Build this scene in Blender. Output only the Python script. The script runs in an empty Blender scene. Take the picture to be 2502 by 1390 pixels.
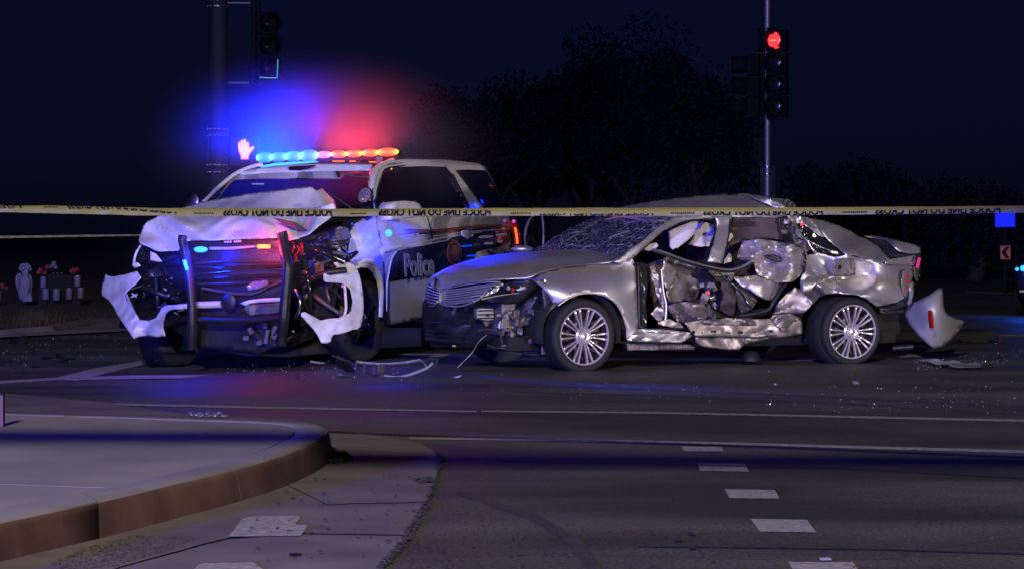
import bpy, bmesh, math, random
import numpy as np
from mathutils import Vector, Matrix, noise
from mathutils.geometry import delaunay_2d_cdt
R = math.radians
rnd = random.Random(7)
C = bpy.context.scene.collection
sc = bpy.context.scene

# ------------------------------------------------------------------ camera, world, light, exposure
F, H, CX, HY = 6580.0, 1.22, 1251.0, 572.0          # focal length in photo pixels, eye height, horizon
cam_d = bpy.data.cameras.new('camera')
cam_d.sensor_width = 36.0
cam_d.lens = 36.0 * F / 2502.0
cam_d.shift_y = -(695.0 - HY) / 2502.0
cam_d.clip_end = 2000
cam = bpy.data.objects.new('camera', cam_d); C.objects.link(cam)
cam.location = (0, 0, H); cam.rotation_euler = (R(90), 0, 0)
sc.camera = cam

SUN_EL, SUN_AZ = R(30), R(160)
w = bpy.data.worlds.new('World'); sc.world = w; w.use_nodes = True
nt = w.node_tree
bg = nt.nodes['Background']
sky = nt.nodes.new('ShaderNodeTexSky'); sky.sky_type = 'NISHITA'; sky.sun_disc = False
sky.sun_elevation = SUN_EL; sky.sun_rotation = SUN_AZ
mul = nt.nodes.new('ShaderNodeMix'); mul.data_type = 'RGBA'; mul.blend_type = 'MULTIPLY'
mul.inputs[0].default_value = 1.0
mul.inputs[7].default_value = (0.20, 0.26, 1.25, 1)     # night air, blue from the emergency lights
nt.links.new(sky.outputs[0], mul.inputs[6]); nt.links.new(mul.outputs[2], bg.inputs[0])
bg.inputs[1].default_value = 0.0019

ml = bpy.data.lights.new('moonlight', 'SUN'); ml.energy = 0.02; ml.angle = R(0.5); ml.color = (1, .95, .9)
mo = bpy.data.objects.new('moonlight', ml); C.objects.link(mo)
mo.rotation_euler = (R(60), 0, R(20))

sc.view_settings.view_transform = 'Standard'; sc.view_settings.look = 'None'
sc.view_settings.exposure = 0; sc.view_settings.gamma = 1; sc.view_settings.use_curve_mapping = False
sc.cycles.use_denoising = True
sc.cycles.volume_bounces = 0
sc.cycles.max_bounces = 6
sc.cycles.sample_clamp_indirect = 3

# ------------------------------------------------------------------ materials
def mat(name, col, rough=.5, metal=0., coat=0., emit=None, estr=0., var=0., vscale=8., bump=0., bscale=30., spec=.5, alpha=1., trans=0., bdist=.01):
    m = bpy.data.materials.new(name); m.use_nodes = True
    n = m.node_tree; p = n.nodes['Principled BSDF']
    p.inputs['Base Color'].default_value = (*col, 1)
    p.inputs['Roughness'].default_value = rough; p.inputs['Metallic'].default_value = metal
    p.inputs['Specular IOR Level'].default_value = spec
    p.inputs['Coat Weight'].default_value = coat; p.inputs['Coat Roughness'].default_value = .06
    p.inputs['Alpha'].default_value = alpha; p.inputs['Transmission Weight'].default_value = trans
    tc = n.nodes.new('ShaderNodeTexCoord')
    if emit:
        p.inputs['Emission Color'].default_value = (*emit, 1); p.inputs['Emission Strength'].default_value = estr
        m.cycles.emission_sampling = 'NONE'
    if var:
        t = n.nodes.new('ShaderNodeTexNoise'); t.inputs['Scale'].default_value = vscale; t.inputs['Detail'].default_value = 6
        n.links.new(tc.outputs['Object'], t.inputs['Vector'])
        r = n.nodes.new('ShaderNodeValToRGB')
        a = [max(0, c * (1 - var)) for c in col]; b = [min(1, c * (1 + var)) for c in col]
        r.color_ramp.elements[0].color = (*a, 1); r.color_ramp.elements[0].position = .3
        r.color_ramp.elements[1].color = (*b, 1); r.color_ramp.elements[1].position = .7
        n.links.new(t.outputs[0], r.inputs[0]); n.links.new(r.outputs[0], p.inputs['Base Color'])
    if bump:
        t2 = n.nodes.new('ShaderNodeTexNoise'); t2.inputs['Scale'].default_value = bscale; t2.inputs['Detail'].default_value = 5
        n.links.new(tc.outputs['Object'], t2.inputs['Vector'])
        bn = n.nodes.new('ShaderNodeBump'); bn.inputs['Strength'].default_value = bump; bn.inputs['Distance'].default_value = bdist
        n.links.new(t2.outputs[0], bn.inputs['Height']); n.links.new(bn.outputs[0], p.inputs['Normal'])
    return m

M = {}
M['white'] = mat('white_paint', (.66, .66, .68), .3, 0, .9, var=.06, vscale=2.5, bump=.15, bscale=5)
M['silver'] = mat('silver_paint', (.64, .61, .59), .42, .82, .25, var=.08, vscale=5, bump=.12, bscale=6)
M['torn'] = mat('scraped_metal', (.38, .33, .31), .47, .78, .1, var=.55, vscale=7, bump=.22, bscale=14, bdist=.012)
M['crush'] = mat('creased_silver_metal', (.56, .51, .49), .46, .78, .2, var=.35, vscale=4, bump=.3, bscale=12, bdist=.012)
M['dmetal'] = mat('dirty_inner_metal', (.14, .125, .12), .5, .5, 0, var=.5, vscale=7, bump=.6, bscale=20, bdist=.02)
M['maroon'] = mat('dark_trim_cloth', (.055, .035, .036), .7, 0, 0, var=.3, vscale=6)
M['black'] = mat('black_plastic', (.012, .012, .014), .42, 0, 0, bump=.3, bscale=40)
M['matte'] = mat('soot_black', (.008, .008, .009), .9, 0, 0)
M['gloss'] = mat('gloss_black', (.01, .01, .012), .12, 0, .5)
M['rubber'] = mat('tyre_rubber', (.009, .009, .010), .75, 0, 0, var=.25, vscale=10, bump=.2, bscale=60)
M['chrome'] = mat('chrome', (.85, .83, .84), .16, 1., 0)
M['rim'] = mat('polished_rim', (.80, .73, .73), .24, .72, .4)
M['bright'] = mat('bright_plated_trim', (.45, .45, .5), .25, .5, .5)
M['apron'] = mat('gutter_concrete', (.15, .125, .13), .85, 0, 0, var=.35, vscale=1.8, bump=.25, bscale=70, bdist=.004)
M['rimdark'] = mat('rim_back', (.03, .028, .03), .5, .6, 0)
M['skid'] = mat('skid_rubber', (.040, .037, .037), .8, var=.4, vscale=5)
M['wet'] = mat('spilled_coolant', (.02, .018, .022), .22, 0, .6, bump=.5, bscale=9, bdist=.01)
M['steel'] = mat('painted_steel_wheel', (.05, .047, .05), .35, .5, .3)
M['glass'] = mat('tinted_glass', (.006, .005, .008), .04, 0, 1., spec=.8)
M['navy'] = mat('navy_vinyl', (.012, .012, .045), .3, 0, .5)
M['scuff'] = mat('scuffed_white_plastic', (.55, .54, .56), .42, 0, .2, var=.3, vscale=7, bump=.35, bscale=14)
M['letter'] = mat('letter_vinyl', (.42, .40, .46), .4)
M['stripe'] = mat('rust_red_vinyl', (.30, .10, .045), .4)
M['stripe2'] = mat('pale_stripe_vinyl', (.5, .48, .5), .4)
M['badge'] = mat('badge_vinyl', (.16, .05, .03), .4, var=.5, vscale=30)
M['fabric'] = mat('airbag_cloth', (.62, .57, .60), .9, 0, 0, bump=.4, bscale=12)
M['concrete'] = mat('concrete', (.25, .235, .225), .85, 0, 0, var=.3, vscale=1.1, bump=.25, bscale=70, bdist=.004)
M['kerbpaint'] = mat('faded_red_kerb', (.17, .088, .082), .85, 0, 0, var=.4, vscale=3, bump=.3, bscale=60, bdist=.004)
M['paint'] = mat('worn_road_paint', (.31, .30, .285), .8, 0, 0, var=.5, vscale=26)
M['dirt'] = mat('dry_dirt', (.09, .07, .055), 1., 0, 0, var=.35, vscale=2, bump=.5, bscale=12, bdist=.03)
M['pole'] = mat('galvanised_steel', (.20, .205, .22), .5, .6, 0, var=.12, vscale=4)
M['dark_pole'] = mat('dark_painted_pole', (.010, .010, .016), .7, .0, 0, spec=.2)
M['sig'] = mat('signal_housing', (.004, .004, .008), .8, spec=.1)
M['lensoff'] = mat('unlit_lens', (.01, .01, .01), .2)
M['stone'] = mat('pale_statue_stone', (.24, .22, .30), .8, 0, 0, var=.1, vscale=9)
M['wax'] = mat('frosted_candle_glass', (.17, .16, .26), .5)
M['flower'] = mat('red_petals', (.30, .04, .05), .8, var=.5, vscale=20)
M['leaf'] = mat('dark_leaves', (.017, .017, .038), 1., var=.5, vscale=4, spec=.02)
M['bark'] = mat('tree_bark', (.03, .025, .02), .9)
M['grass'] = mat('dry_grass', (.07, .055, .028), .9, var=.4, vscale=10)
M['foil'] = mat('crumpled_foil', (.55, .55, .55), .35, .5, 0, bump=.8, bscale=25)
M['cardboard'] = mat('brown_flap', (.02, .014, .013), .9)
M['rust'] = mat('oily_engine_metal', (.17, .14, .12), .55, .5, 0, var=.5, vscale=14, bump=.5, bscale=30)
M['orange'] = mat('orange_sign', (.75, .20, .10), .5)
M['red_lens'] = mat('red_lens', (.35, .01, .015), .12, 0, 1.)
M['cloth_d'] = mat('dark_cloth', (.025, .018, .018), .9, bump=.5, bscale=12)
M['clear'] = mat('clear_lamp_plastic', (.28, .27, .30), .18, .3, .6, bump=.5, bscale=30)
M['blue_led'] = mat('blue_led', (0, .1, .3), .3, emit=(.05, .40, 1.0), estr=2.0)
M['blue_led2'] = mat('blue_led_small', (0, .05, .3), .3, emit=(.04, .36, 1.0), estr=1.8)
M['pink_led'] = mat('white_led', (.3, .1, .3), .3, emit=(1, .85, 1.0), estr=1.6)
M['red_led'] = mat('red_led', (.3, .02, 0), .3, emit=(1.0, .72, .10), estr=1.7)
M['red_led2'] = mat('red_led_small', (.3, .02, 0), .3, emit=(1.0, .45, .04), estr=1.6)
M['tail_led'] = mat('tail_led', (.3, .02, 0), .3, emit=(1.0, .22, .05), estr=1.0)
M['red_sig'] = mat('red_signal_lens', (.3, .02, 0), .3, emit=(1.0, .035, .05), estr=1.7)
M['hot_sig'] = mat('red_signal_bulb', (.3, .02, 0), .3, emit=(1.0, .35, .08), estr=1.3)
M['green_sig'] = mat('green_visor_glow', (0, .2, .1), .3, emit=(.16, .55, .42), estr=.6)
M['hand'] = mat('hand_led', (.3, .1, 0), .3, emit=(1.0, .42, .0), estr=1.5)
M['hand_edge'] = mat('hand_led_edge', (.3, .02, .02), .3, emit=(1.0, .10, .12), estr=1.1)
M['blue_sign'] = mat('blue_sign_reflected_glow', (0, .01, .3), .5, emit=(0, .012, 1.0), estr=1.0)  # reflected blue light set as emission, the sign has no lamp

def asphalt():
    m = bpy.data.materials.new('asphalt'); m.use_nodes = True
    n = m.node_tree; p = n.nodes['Principled BSDF']; tc = n.nodes.new('ShaderNodeTexCoord')
    def nz(s, d=5, sy=1.):
        mp = n.nodes.new('ShaderNodeMapping'); mp.inputs['Scale'].default_value = (1, sy, 1)
        n.links.new(tc.outputs['Object'], mp.inputs[0])
        t = n.nodes.new('ShaderNodeTexNoise'); t.inputs['Scale'].default_value = s; t.inputs['Detail'].default_value = d
        n.links.new(mp.outputs[0], t.inputs['Vector']); return t
    big = nz(.35, 6, 2.5); fine = nz(60, 3)
    r = n.nodes.new('ShaderNodeValToRGB')
    r.color_ramp.elements[0].position = .38; r.color_ramp.elements[0].color = (.046, .046, .043, 1)
    r.color_ramp.elements[1].position = .64; r.color_ramp.elements[1].color = (.105, .098, .088, 1)
    n.links.new(big.outputs[0], r.inputs[0])
    r2 = n.nodes.new('ShaderNodeValToRGB')
    r2.color_ramp.elements[0].position = .35; r2.color_ramp.elements[0].color = (.4, .4, .4, 1)
    r2.color_ramp.elements[1].position = .7; r2.color_ramp.elements[1].color = (1.75, 1.75, 1.7, 1)
    n.links.new(fine.outputs[0], r2.inputs[0])
    mx = n.nodes.new('ShaderNodeMix'); mx.data_type = 'RGBA'; mx.blend_type = 'MULTIPLY'; mx.inputs[0].default_value = 1
    n.links.new(r.outputs[0], mx.inputs[6]); n.links.new(r2.outputs[0], mx.inputs[7])
    # hairline cracks
    vo = n.nodes.new('ShaderNodeTexVoronoi'); vo.feature = 'DISTANCE_TO_EDGE'; vo.inputs['Scale'].default_value = .55
    wob = nz(1.3, 5)
    ad = n.nodes.new('ShaderNodeMix'); ad.data_type = 'RGBA'; ad.blend_type = 'ADD'; ad.inputs[0].default_value = .55
    n.links.new(tc.outputs['Object'], ad.inputs[6]); n.links.new(wob.outputs[1], ad.inputs[7]); n.links.new(ad.outputs[2], vo.inputs['Vector'])
    cr = n.nodes.new('ShaderNodeMapRange'); cr.inputs[1].default_value = .0; cr.inputs[2].default_value = .012
    cr.inputs[3].default_value = .7; cr.inputs[4].default_value = 1
    n.links.new(vo.outputs['Distance'], cr.inputs[0])
    mx2 = n.nodes.new('ShaderNodeMix'); mx2.data_type = 'RGBA'; mx2.blend_type = 'MULTIPLY'; mx2.inputs[0].default_value = 1
    n.links.new(mx.outputs[2], mx2.inputs[6]); n.links.new(cr.outputs[0], mx2.inputs[7])
    n.links.new(mx2.outputs[2], p.inputs['Base Color'])
    rr = n.nodes.new('ShaderNodeMapRange'); rr.inputs[1].default_value = .35; rr.inputs[2].default_value = .65
    rr.inputs[3].default_value = .5; rr.inputs[4].default_value = .75
    n.links.new(big.outputs[0], rr.inputs[0]); n.links.new(rr.outputs[0], p.inputs['Roughness'])
    b = n.nodes.new('ShaderNodeBump'); b.inputs['Strength'].default_value = .5; b.inputs['Distance'].default_value = .004
    n.links.new(fine.outputs[0], b.inputs['Height']); n.links.new(b.outputs[0], p.inputs['Normal'])
    return m
M['asphalt'] = asphalt()
def led(name, edge, core, s):
    """lit lens: hot along its middle, deeper colour towards its rim"""
    m = bpy.data.materials.new(name); m.use_nodes = True; n = m.node_tree; p = n.nodes['Principled BSDF']; tc = n.nodes.new('ShaderNodeTexCoord')
    sx = n.nodes.new('ShaderNodeMapping'); sx.inputs['Location'].default_value = (-1, -1, -1); sx.inputs['Scale'].default_value = (2, 2, 2)
    n.links.new(tc.outputs['Generated'], sx.inputs[0]); g_ = n.nodes.new('ShaderNodeTexGradient'); g_.gradient_type = 'QUADRATIC_SPHERE'
    mp = n.nodes.new('ShaderNodeMapping'); mp.inputs['Scale'].default_value = (.75, .1, .95); n.links.new(sx.outputs[0], mp.inputs[0]); n.links.new(mp.outputs[0], g_.inputs[0])
    r = n.nodes.new('ShaderNodeValToRGB'); r.color_ramp.elements[0].color = (*edge, 1); r.color_ramp.elements[0].position = .02
    r.color_ramp.elements[1].color = (*core, 1); r.color_ramp.elements[1].position = .42
    n.links.new(g_.outputs[0], r.inputs[0]); n.links.new(r.outputs[0], p.inputs['Emission Color']); p.inputs['Emission Strength'].default_value = s
    p.inputs['Base Color'].default_value = (.05, .05, .05, 1); m.cycles.emission_sampling = 'NONE'; return m
M['bar_blue'] = led('bar_blue_led', (0, .16, 1), (.30, 1, 1), 2.1)
M['bar_red'] = led('bar_red_led', (1, .05, .0), (1, .82, .06), 1.9)
M['bar_pink'] = led('bar_centre_led', (.8, .2, 1), (1, .95, 1), 1.5)

def cracked():
    """laminated windscreen: sees through, crazed with cracks"""
    m = bpy.data.materials.new('shattered_windscreen'); m.use_nodes = True
    n = m.node_tree; p = n.nodes['Principled BSDF']; tc = n.nodes.new('ShaderNodeTexCoord')
    vo = n.nodes.new('ShaderNodeTexVoronoi'); vo.feature = 'DISTANCE_TO_EDGE'; vo.inputs['Scale'].default_value = 16
    n.links.new(tc.outputs['Object'], vo.inputs['Vector'])
    mr = n.nodes.new('ShaderNodeMapRange'); mr.inputs[1].default_value = 0; mr.inputs[2].default_value = .05
    mr.inputs[3].default_value = 1; mr.inputs[4].default_value = 0
    n.links.new(vo.outputs['Distance'], mr.inputs[0])
    nz = n.nodes.new('ShaderNodeTexNoise'); nz.inputs['Scale'].default_value = 3.5; nz.inputs['Detail'].default_value = 6
    n.links.new(tc.outputs['Object'], nz.inputs['Vector'])
    mm = n.nodes.new('ShaderNodeMath'); mm.operation = 'MULTIPLY'
    n.links.new(mr.outputs[0], mm.inputs[0]); n.links.new(nz.outputs[0], mm.inputs[1])
    r = n.nodes.new('ShaderNodeMapRange'); r.inputs[3].default_value = .30; r.inputs[4].default_value = 1.
    r.inputs[2].default_value = .5
    n.links.new(mm.outputs[0], r.inputs[0])
    cb_ = n.nodes.new('ShaderNodeValToRGB'); cb_.color_ramp.elements[0].color = (.05, .055, .09, 1); cb_.color_ramp.elements[0].position = .05
    cb_.color_ramp.elements[1].color = (.6, .62, .72, 1); cb_.color_ramp.elements[1].position = .5; n.links.new(mm.outputs[0], cb_.inputs[0]); n.links.new(cb_.outputs[0], p.inputs['Base Color']); p.inputs['Roughness'].default_value = .15
    p.inputs['Coat Weight'].default_value = .6
    n.links.new(r.outputs[0], p.inputs['Alpha'])
    b = n.nodes.new('ShaderNodeBump'); b.inputs['Strength'].default_value = .9; b.inputs['Distance'].default_value = .01
    n.links.new(mm.outputs[0], b.inputs['Height']); n.links.new(b.outputs[0], p.inputs['Normal'])
    return m
M['crack'] = cracked()

def tape_mat():
    m = mat('yellow_tape', (.30, .27, .05), .5, 0, 0, var=.12, vscale=2, bump=.5, bscale=5, bdist=.02)
    n = m.node_tree; p = n.nodes['Principled BSDF']; out = n.nodes['Material Output']
    t = n.nodes.new('ShaderNodeBsdfTranslucent'); t.inputs[0].default_value = (.4, .33, .14, 1)
    mx = n.nodes.new('ShaderNodeMixShader'); mx.inputs[0].default_value = .3
    n.links.new(p.outputs[0], mx.inputs[1]); n.links.new(t.outputs[0], mx.inputs[2]); n.links.new(mx.outputs[0], out.inputs[0])
    return m
M['tape'] = tape_mat()

# ------------------------------------------------------------------ helpers
CAM = Vector((0, 0, H))
def ray(px, py): return Vector(((px - CX) / F, 1.0, -(py - HY) / F))
class Frame:
    """a local frame (u, v, w) of a vehicle or of the world; hit() meets a sight line with the plane axis=value"""
    def __init__(s, O, U, V, W): s.O = Vector(O); s.ax = {'u': Vector(U).normalized(), 'v': Vector(V).normalized(), 'w': Vector(W).normalized()}
    def hit(s, px, py, a, val):
        n = s.ax[a]; d = ray(px, py); t = (val - (CAM - s.O).dot(n)) / d.dot(n); return CAM + d * t
    def pt(s, u, v, w): return s.O + s.ax['u'] * u + s.ax['v'] * v + s.ax['w'] * w
    def loc(s, P): q = P - s.O; return q.dot(s.ax['u']), q.dot(s.ax['v']), q.dot(s.ax['w'])
FW = Frame((0, 0, 0), (1, 0, 0), (0, 1, 0), (0, 0, 1))
def ss(a, b, x):
    t = max(0., min(1., (x - a) / (b - a))); return t * t * (3 - 2 * t)
def gz(x, y):                                           # the crossing falls gently towards the left kerb
    return -.085 * ss(-1.5, -3.3, x) * ss(20.5, 23.5, y)
def G(px, py, dz=0.):
    z = 0.
    for _ in range(6):
        d = ray(px, py); t = (z + dz - H) / d.z; P = CAM + d * t; z = gz(P.x, P.y)
    return Vector((P.x, P.y, z + dz))

def rz_mat(loc, ang=0): return Matrix.Translation(Vector(loc)) @ Matrix.Rotation(ang, 4, 'Z')
def tag(o, label=None, cat=None, group=None, kind=None):
    if label: o['label'] = label
    if cat: o['category'] = cat
    if group: o['group'] = group
    if kind: o['kind'] = kind
    return o
def thing(name, label, cat, loc=(0, 0, 0), ang=0, group=None):
    o = bpy.data.objects.new(name, None); C.objects.link(o); o.empty_display_size = .2
    o.location = loc; o.rotation_euler = (0, 0, ang)
    o['label'] = label; o['category'] = cat
    if group: o['group'] = group
    return o
def wm(o):
    m = Matrix.Translation(o.location) @ o.rotation_euler.to_matrix().to_4x4()
    if o.parent: m = wm(o.parent) @ m
    return m

class MB:
    def __init__(s): s.v = []; s.f = []; s.cr = {}
    def add(s, vs, fs):
        n = len(s.v); s.v += [Vector(q) for q in vs]; s.f += [tuple(i + n for i in f) for f in fs]; return s
    def box(s, c, size, m=None):
        x, y, z = [k / 2 for k in size]; vs = [Vector((a * x, b * y, d * z)) for a in (-1, 1) for b in (-1, 1) for d in (-1, 1)]
        mm = m.to_3x3() if m else Matrix.Identity(3)
        vs = [mm @ q + Vector(c) for q in vs]
        return s.add(vs, [(0, 1, 3, 2), (4, 6, 7, 5), (0, 4, 5, 1), (2, 3, 7, 6), (0, 2, 6, 4), (1, 5, 7, 3)])
    def fbox(s, fr, u, v, w):
        """box between frame ranges"""
        vs = [fr.pt(a, b, c) for a in u for b in v for c in w]
        return s.add(vs, [(0, 1, 3, 2), (4, 6, 7, 5), (0, 4, 5, 1), (2, 3, 7, 6), (0, 2, 6, 4), (1, 5, 7, 3)])
    def tube(s, pts, r, seg=8, cap=True, flat=1.):
        pts = [Vector(p) for p in pts]; rs = r if isinstance(r, (list, tuple)) else [r] * len(pts)
        base = len(s.v); up = None
        for i, p in enumerate(pts):
            d = (pts[min(i + 1, len(pts) - 1)] - pts[max(i - 1, 0)]).normalized()
            if up is None: up = Vector((0, 0, 1)) if abs(d.z) < .9 else Vector((0, 1, 0))
            a = d.cross(up).normalized(); b = a.cross(d).normalized(); up = b
            for k in range(seg):
                t = 2 * math.pi * k / seg; s.v.append(p + (a * math.cos(t) + b * math.sin(t) * flat) * rs[i])
        for i in range(len(pts) - 1):
            for k in range(seg):
                k2 = (k + 1) % seg
                s.f.append((base + i * seg + k, base + i * seg + k2, base + (i + 1) * seg + k2, base + (i + 1) * seg + k))
        if cap:
            s.f.append(tuple(base + k for k in range(seg))[::-1]); s.f.append(tuple(base + (len(pts) - 1) * seg + k for k in range(seg)))
        return s
    def lathe(s, prof, c, axis, seg=32, close=False):
        """prof: (radius, offset along axis)"""
        c = Vector(c); ax = Vector(axis).normalized(); a = ax.orthogonal().normalized(); b = ax.cross(a)
        base = len(s.v); n = len(prof)
        for r, h in prof:
            for k in range(seg):
                t = 2 * math.pi * k / seg; s.v.append(c + ax * h + (a * math.cos(t) + b * math.sin(t)) * r)
        for i in range(n if close else n - 1):
            j = (i + 1) % n
            for k in range(seg):
                k2 = (k + 1) % seg; s.f.append((base + i * seg + k, base + i * seg + k2, base + j * seg + k2, base + j * seg + k))
        return s
    def ball(s, c, r, seg=10, ring=6, sc_=(1, 1, 1)):
        c = Vector(c); pr = [(math.sin(math.pi * i / ring) * r + 1e-5, -math.cos(math.pi * i / ring) * r) for i in range(ring + 1)]
        n = len(s.v); s.lathe(pr, (0, 0, 0), (0, 0, 1), seg)
        for i in range(n, len(s.v)):
            q = s.v[i]; s.v[i] = Vector((q.x * sc_[0], q.y * sc_[1], q.z * sc_[2])) + c
        return s
    def prism(s, pts, ext):
        pts = [Vector(p) for p in pts]; n = len(pts); ext = Vector(ext)
        vs = pts + [p + ext for p in pts]
        fs = [tuple(range(n)), tuple(range(2 * n - 1, n - 1, -1))] + [(i, i + n, (i + 1) % n + n, (i + 1) % n) for i in range(n)]
        return s.add(vs, fs)
    def grid(s, rows):
        n = len(s.v); a = len(rows); b = len(rows[0])
        for r_ in rows: s.v += [Vector(q) for q in r_]
        for i in range(a - 1):
            for j in range(b - 1): s.f.append((n + i * b + j, n + i * b + j + 1, n + (i + 1) * b + j + 1, n + (i + 1) * b + j))
        return s
    def build(s, name, m, parent=None, smooth=False, bevel=0, solid=0, sub=0, fixn=True, weld=0, bseg=2):
        me = bpy.data.meshes.new(name); me.from_pydata([tuple(q) for q in s.v], [], s.f)
        bm = bmesh.new(); bm.from_mesh(me)
        if weld: bmesh.ops.remove_doubles(bm, verts=bm.verts, dist=weld)
        if fixn: bmesh.ops.recalc_face_normals(bm, faces=bm.faces)
        if bevel: bmesh.ops.bevel(bm, geom=[e for e in bm.edges if e.is_manifold and e.calc_face_angle(0) > .6], offset=bevel, segments=bseg, affect='EDGES', profile=.6)
        bm.to_mesh(me); bm.free()
        if smooth:
            for p in me.polygons: p.use_smooth = True
            try: me.set_sharp_from_angle(angle=R(50))
            except Exception: pass
        o = bpy.data.objects.new(name, me); C.objects.link(o); me.materials.append(M[m] if isinstance(m, str) else m)
        if parent: o.parent = parent; me.transform(wm(parent).inverted())
        else:
            xs = [q.co for q in me.vertices]
            c = Vector(((min(q.x for q in xs) + max(q.x for q in xs)) / 2, (min(q.y for q in xs) + max(q.y for q in xs)) / 2, min(q.z for q in xs)))
            me.transform(Matrix.Translation(-c)); o.location = c
        if sub: d = o.modifiers.new('sub', 'SUBSURF'); d.levels = d.render_levels = sub
        if solid: d = o.modifiers.new('solid', 'SOLIDIFY'); d.thickness = solid; d.offset = 0
        return o

def dens(pts, step, closed=True):
    out = []; n = len(pts)
    for i in range(n if closed else n - 1):
        a = pts[i]; b = pts[(i + 1) % n]; L = math.hypot(b[0] - a[0], b[1] - a[1]); k = max(1, int(L / step))
        for j in range(k): out.append((a[0] + (b[0] - a[0]) * j / k, a[1] + (b[1] - a[1]) * j / k))
    if not closed: out.append(pts[-1])
    return out
def inside(x, y, poly):
    c = False; n = len(poly); j = n - 1
    for i in range(n):
        a, b = poly[i], poly[j]
        if (a[1] > y) != (b[1] > y) and x < (b[0] - a[0]) * (y - a[1]) / (b[1] - a[1]) + a[0]: c = not c
        j = i
    return c
def idw(ctrl, x, y):
    if not isinstance(ctrl, (list, tuple)): return ctrl
    sw = sv = 0
    for cx, cy, cv in ctrl:
        d = (x - cx) ** 2 + (y - cy) ** 2 + 4; w_ = 1 / d ** 1.25; sw += w_; sv += w_ * cv
    return sv / sw
def rbf(ctrl, lo=None, hi=None):
    """smooth depth through the control points (multiquadric)"""
    if not isinstance(ctrl, (list, tuple)): return lambda x, y: ctrl
    if len(ctrl) == 1: return lambda x, y: ctrl[0][2]
    n = len(ctrl); c2 = 32. ** 2; A = np.zeros((n + 1, n + 1)); b = np.zeros(n + 1)
    for i in range(n):
        for j in range(n): A[i, j] = -math.sqrt((ctrl[i][0] - ctrl[j][0]) ** 2 + (ctrl[i][1] - ctrl[j][1]) ** 2 + c2)
        A[i, i] -= 0; A[i, n] = A[n, i] = 1; b[i] = ctrl[i][2]
    s = np.linalg.lstsq(A, b, rcond=1e-8)[0]
    mn = min(c[2] for c in ctrl); mx = max(c[2] for c in ctrl); pad = .5 * (mx - mn) + .02
    def f(x, y):
        v = s[n] - sum(s[i] * math.sqrt((x - ctrl[i][0]) ** 2 + (y - ctrl[i][1]) ** 2 + c2) for i in range(n))
        return max(mn - pad, min(mx + pad, v))
    return f
def tri(t): t = t - math.floor(t); return 1 - 4 * abs(t - .5)
def folds(x, y, lam, seed, dirs):
    """creased-sheet relief: straight sharp folds crossing at several scales"""
    wx = noise.noise(Vector((x / lam * .55, y / lam * .55, seed * 3.1))) * lam * .9; wy = noise.noise(Vector((x / lam * .55 + 9, y / lam * .55, seed * 3.1))) * lam * .9
    x += wx; y += wy; s = 0
    for a, l, p, w_ in dirs: s += w_ * tri((x * math.cos(a) + y * math.sin(a)) / (lam * l) + p)
    k = .55 + .9 * noise.noise(Vector((x / lam * .4 + 4, y / lam * .4, seed + 20.)))
    return s * max(.15, min(1.2, k))
def panel(name, fr, ax, outline, ctrl, m, parent=None, step=22, amp=0., seed=1, thick=.006, sub=2, crease=.6, mapf=None, smooth=True, edge=1., sharp=.5, lam=None, ang=None):
    """sheet of metal: its outline is read on the photo, its depth on the vehicle from control points;
       amp > 0 folds creases into it"""
    rr = random.Random(seed)
    if mapf: outline = [mapf(*p) for p in outline]; ctrl = [(*mapf(a, b), c) for a, b, c in ctrl] if isinstance(ctrl, (list, tuple)) else ctrl
    lam = lam or max(26, step * 4.2); step = max(5., min(step * .5, 11)) if amp else max(8., step)
    a0 = rr.uniform(.7, 2.4) if ang is None else ang
    dirs = [(a0, rr.uniform(.9, 1.4), rr.random(), .7), (a0 + rr.uniform(.25, .8) * rr.choice((-1, 1)), rr.uniform(.5, .8), rr.random(), .42), (rr.uniform(0, 3.14), rr.uniform(.3, .42), rr.random(), .13), (rr.uniform(0, 3.14), rr.uniform(.16, .22), rr.random(), .03)]
    dep = rbf(ctrl)
    bd = dens(outline, step)
    if amp > .015: bd = [(a + rr.uniform(-.9, .9), b + rr.uniform(-.9, .9)) for a, b in bd]
    pts = list(bd); nb = len(bd)
    x0 = min(p[0] for p in bd); x1 = max(p[0] for p in bd); y0 = min(p[1] for p in bd); y1 = max(p[1] for p in bd)
    y = y0 + step * .5; row = 0
    while y < y1:
        x = x0 + step * (.5 if row % 2 else .05)
        while x < x1:
            if inside(x, y, bd) and min((x - b[0]) ** 2 + (y - b[1]) ** 2 for b in bd) > (step * .45) ** 2: pts.append((x, y))
            x += step
        y += step * .87; row += 1
    vs, es, fs, *_ = delaunay_2d_cdt([Vector(p) for p in pts], [], [list(range(nb))], 1, 1e-4)
    mb = MB()
    for p in vs:
        d = dep(p.x, p.y)
        if amp: d += amp * 1.7 * folds(p.x, p.y, lam, seed, dirs)
        mb.v.append(fr.hit(p.x, p.y, ax, d))
    mb.f = [tuple(f) for f in fs]
    o = mb.build(name, m, parent, smooth=False, fixn=True)
    for p in o.data.polygons: p.use_smooth = True
    if amp: o.data.set_sharp_from_angle(angle=R(24))
    if thick: d = o.modifiers.new('solid', 'SOLIDIFY'); d.thickness = thick; d.offset = 0
    return o
def ptube(name, fr, ax, pts, r, m, parent=None, mapf=None, seg=8, flat=1., smooth=True):
    """bar through photo points, each (x, y, depth)"""
    P = [fr.hit(*(mapf(p[0], p[1]) if mapf else p[:2]), ax, p[2]) for p in pts]
    return MB().tube(spl(P), r, seg, flat=flat).build(name, m, parent, smooth=smooth)
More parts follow.
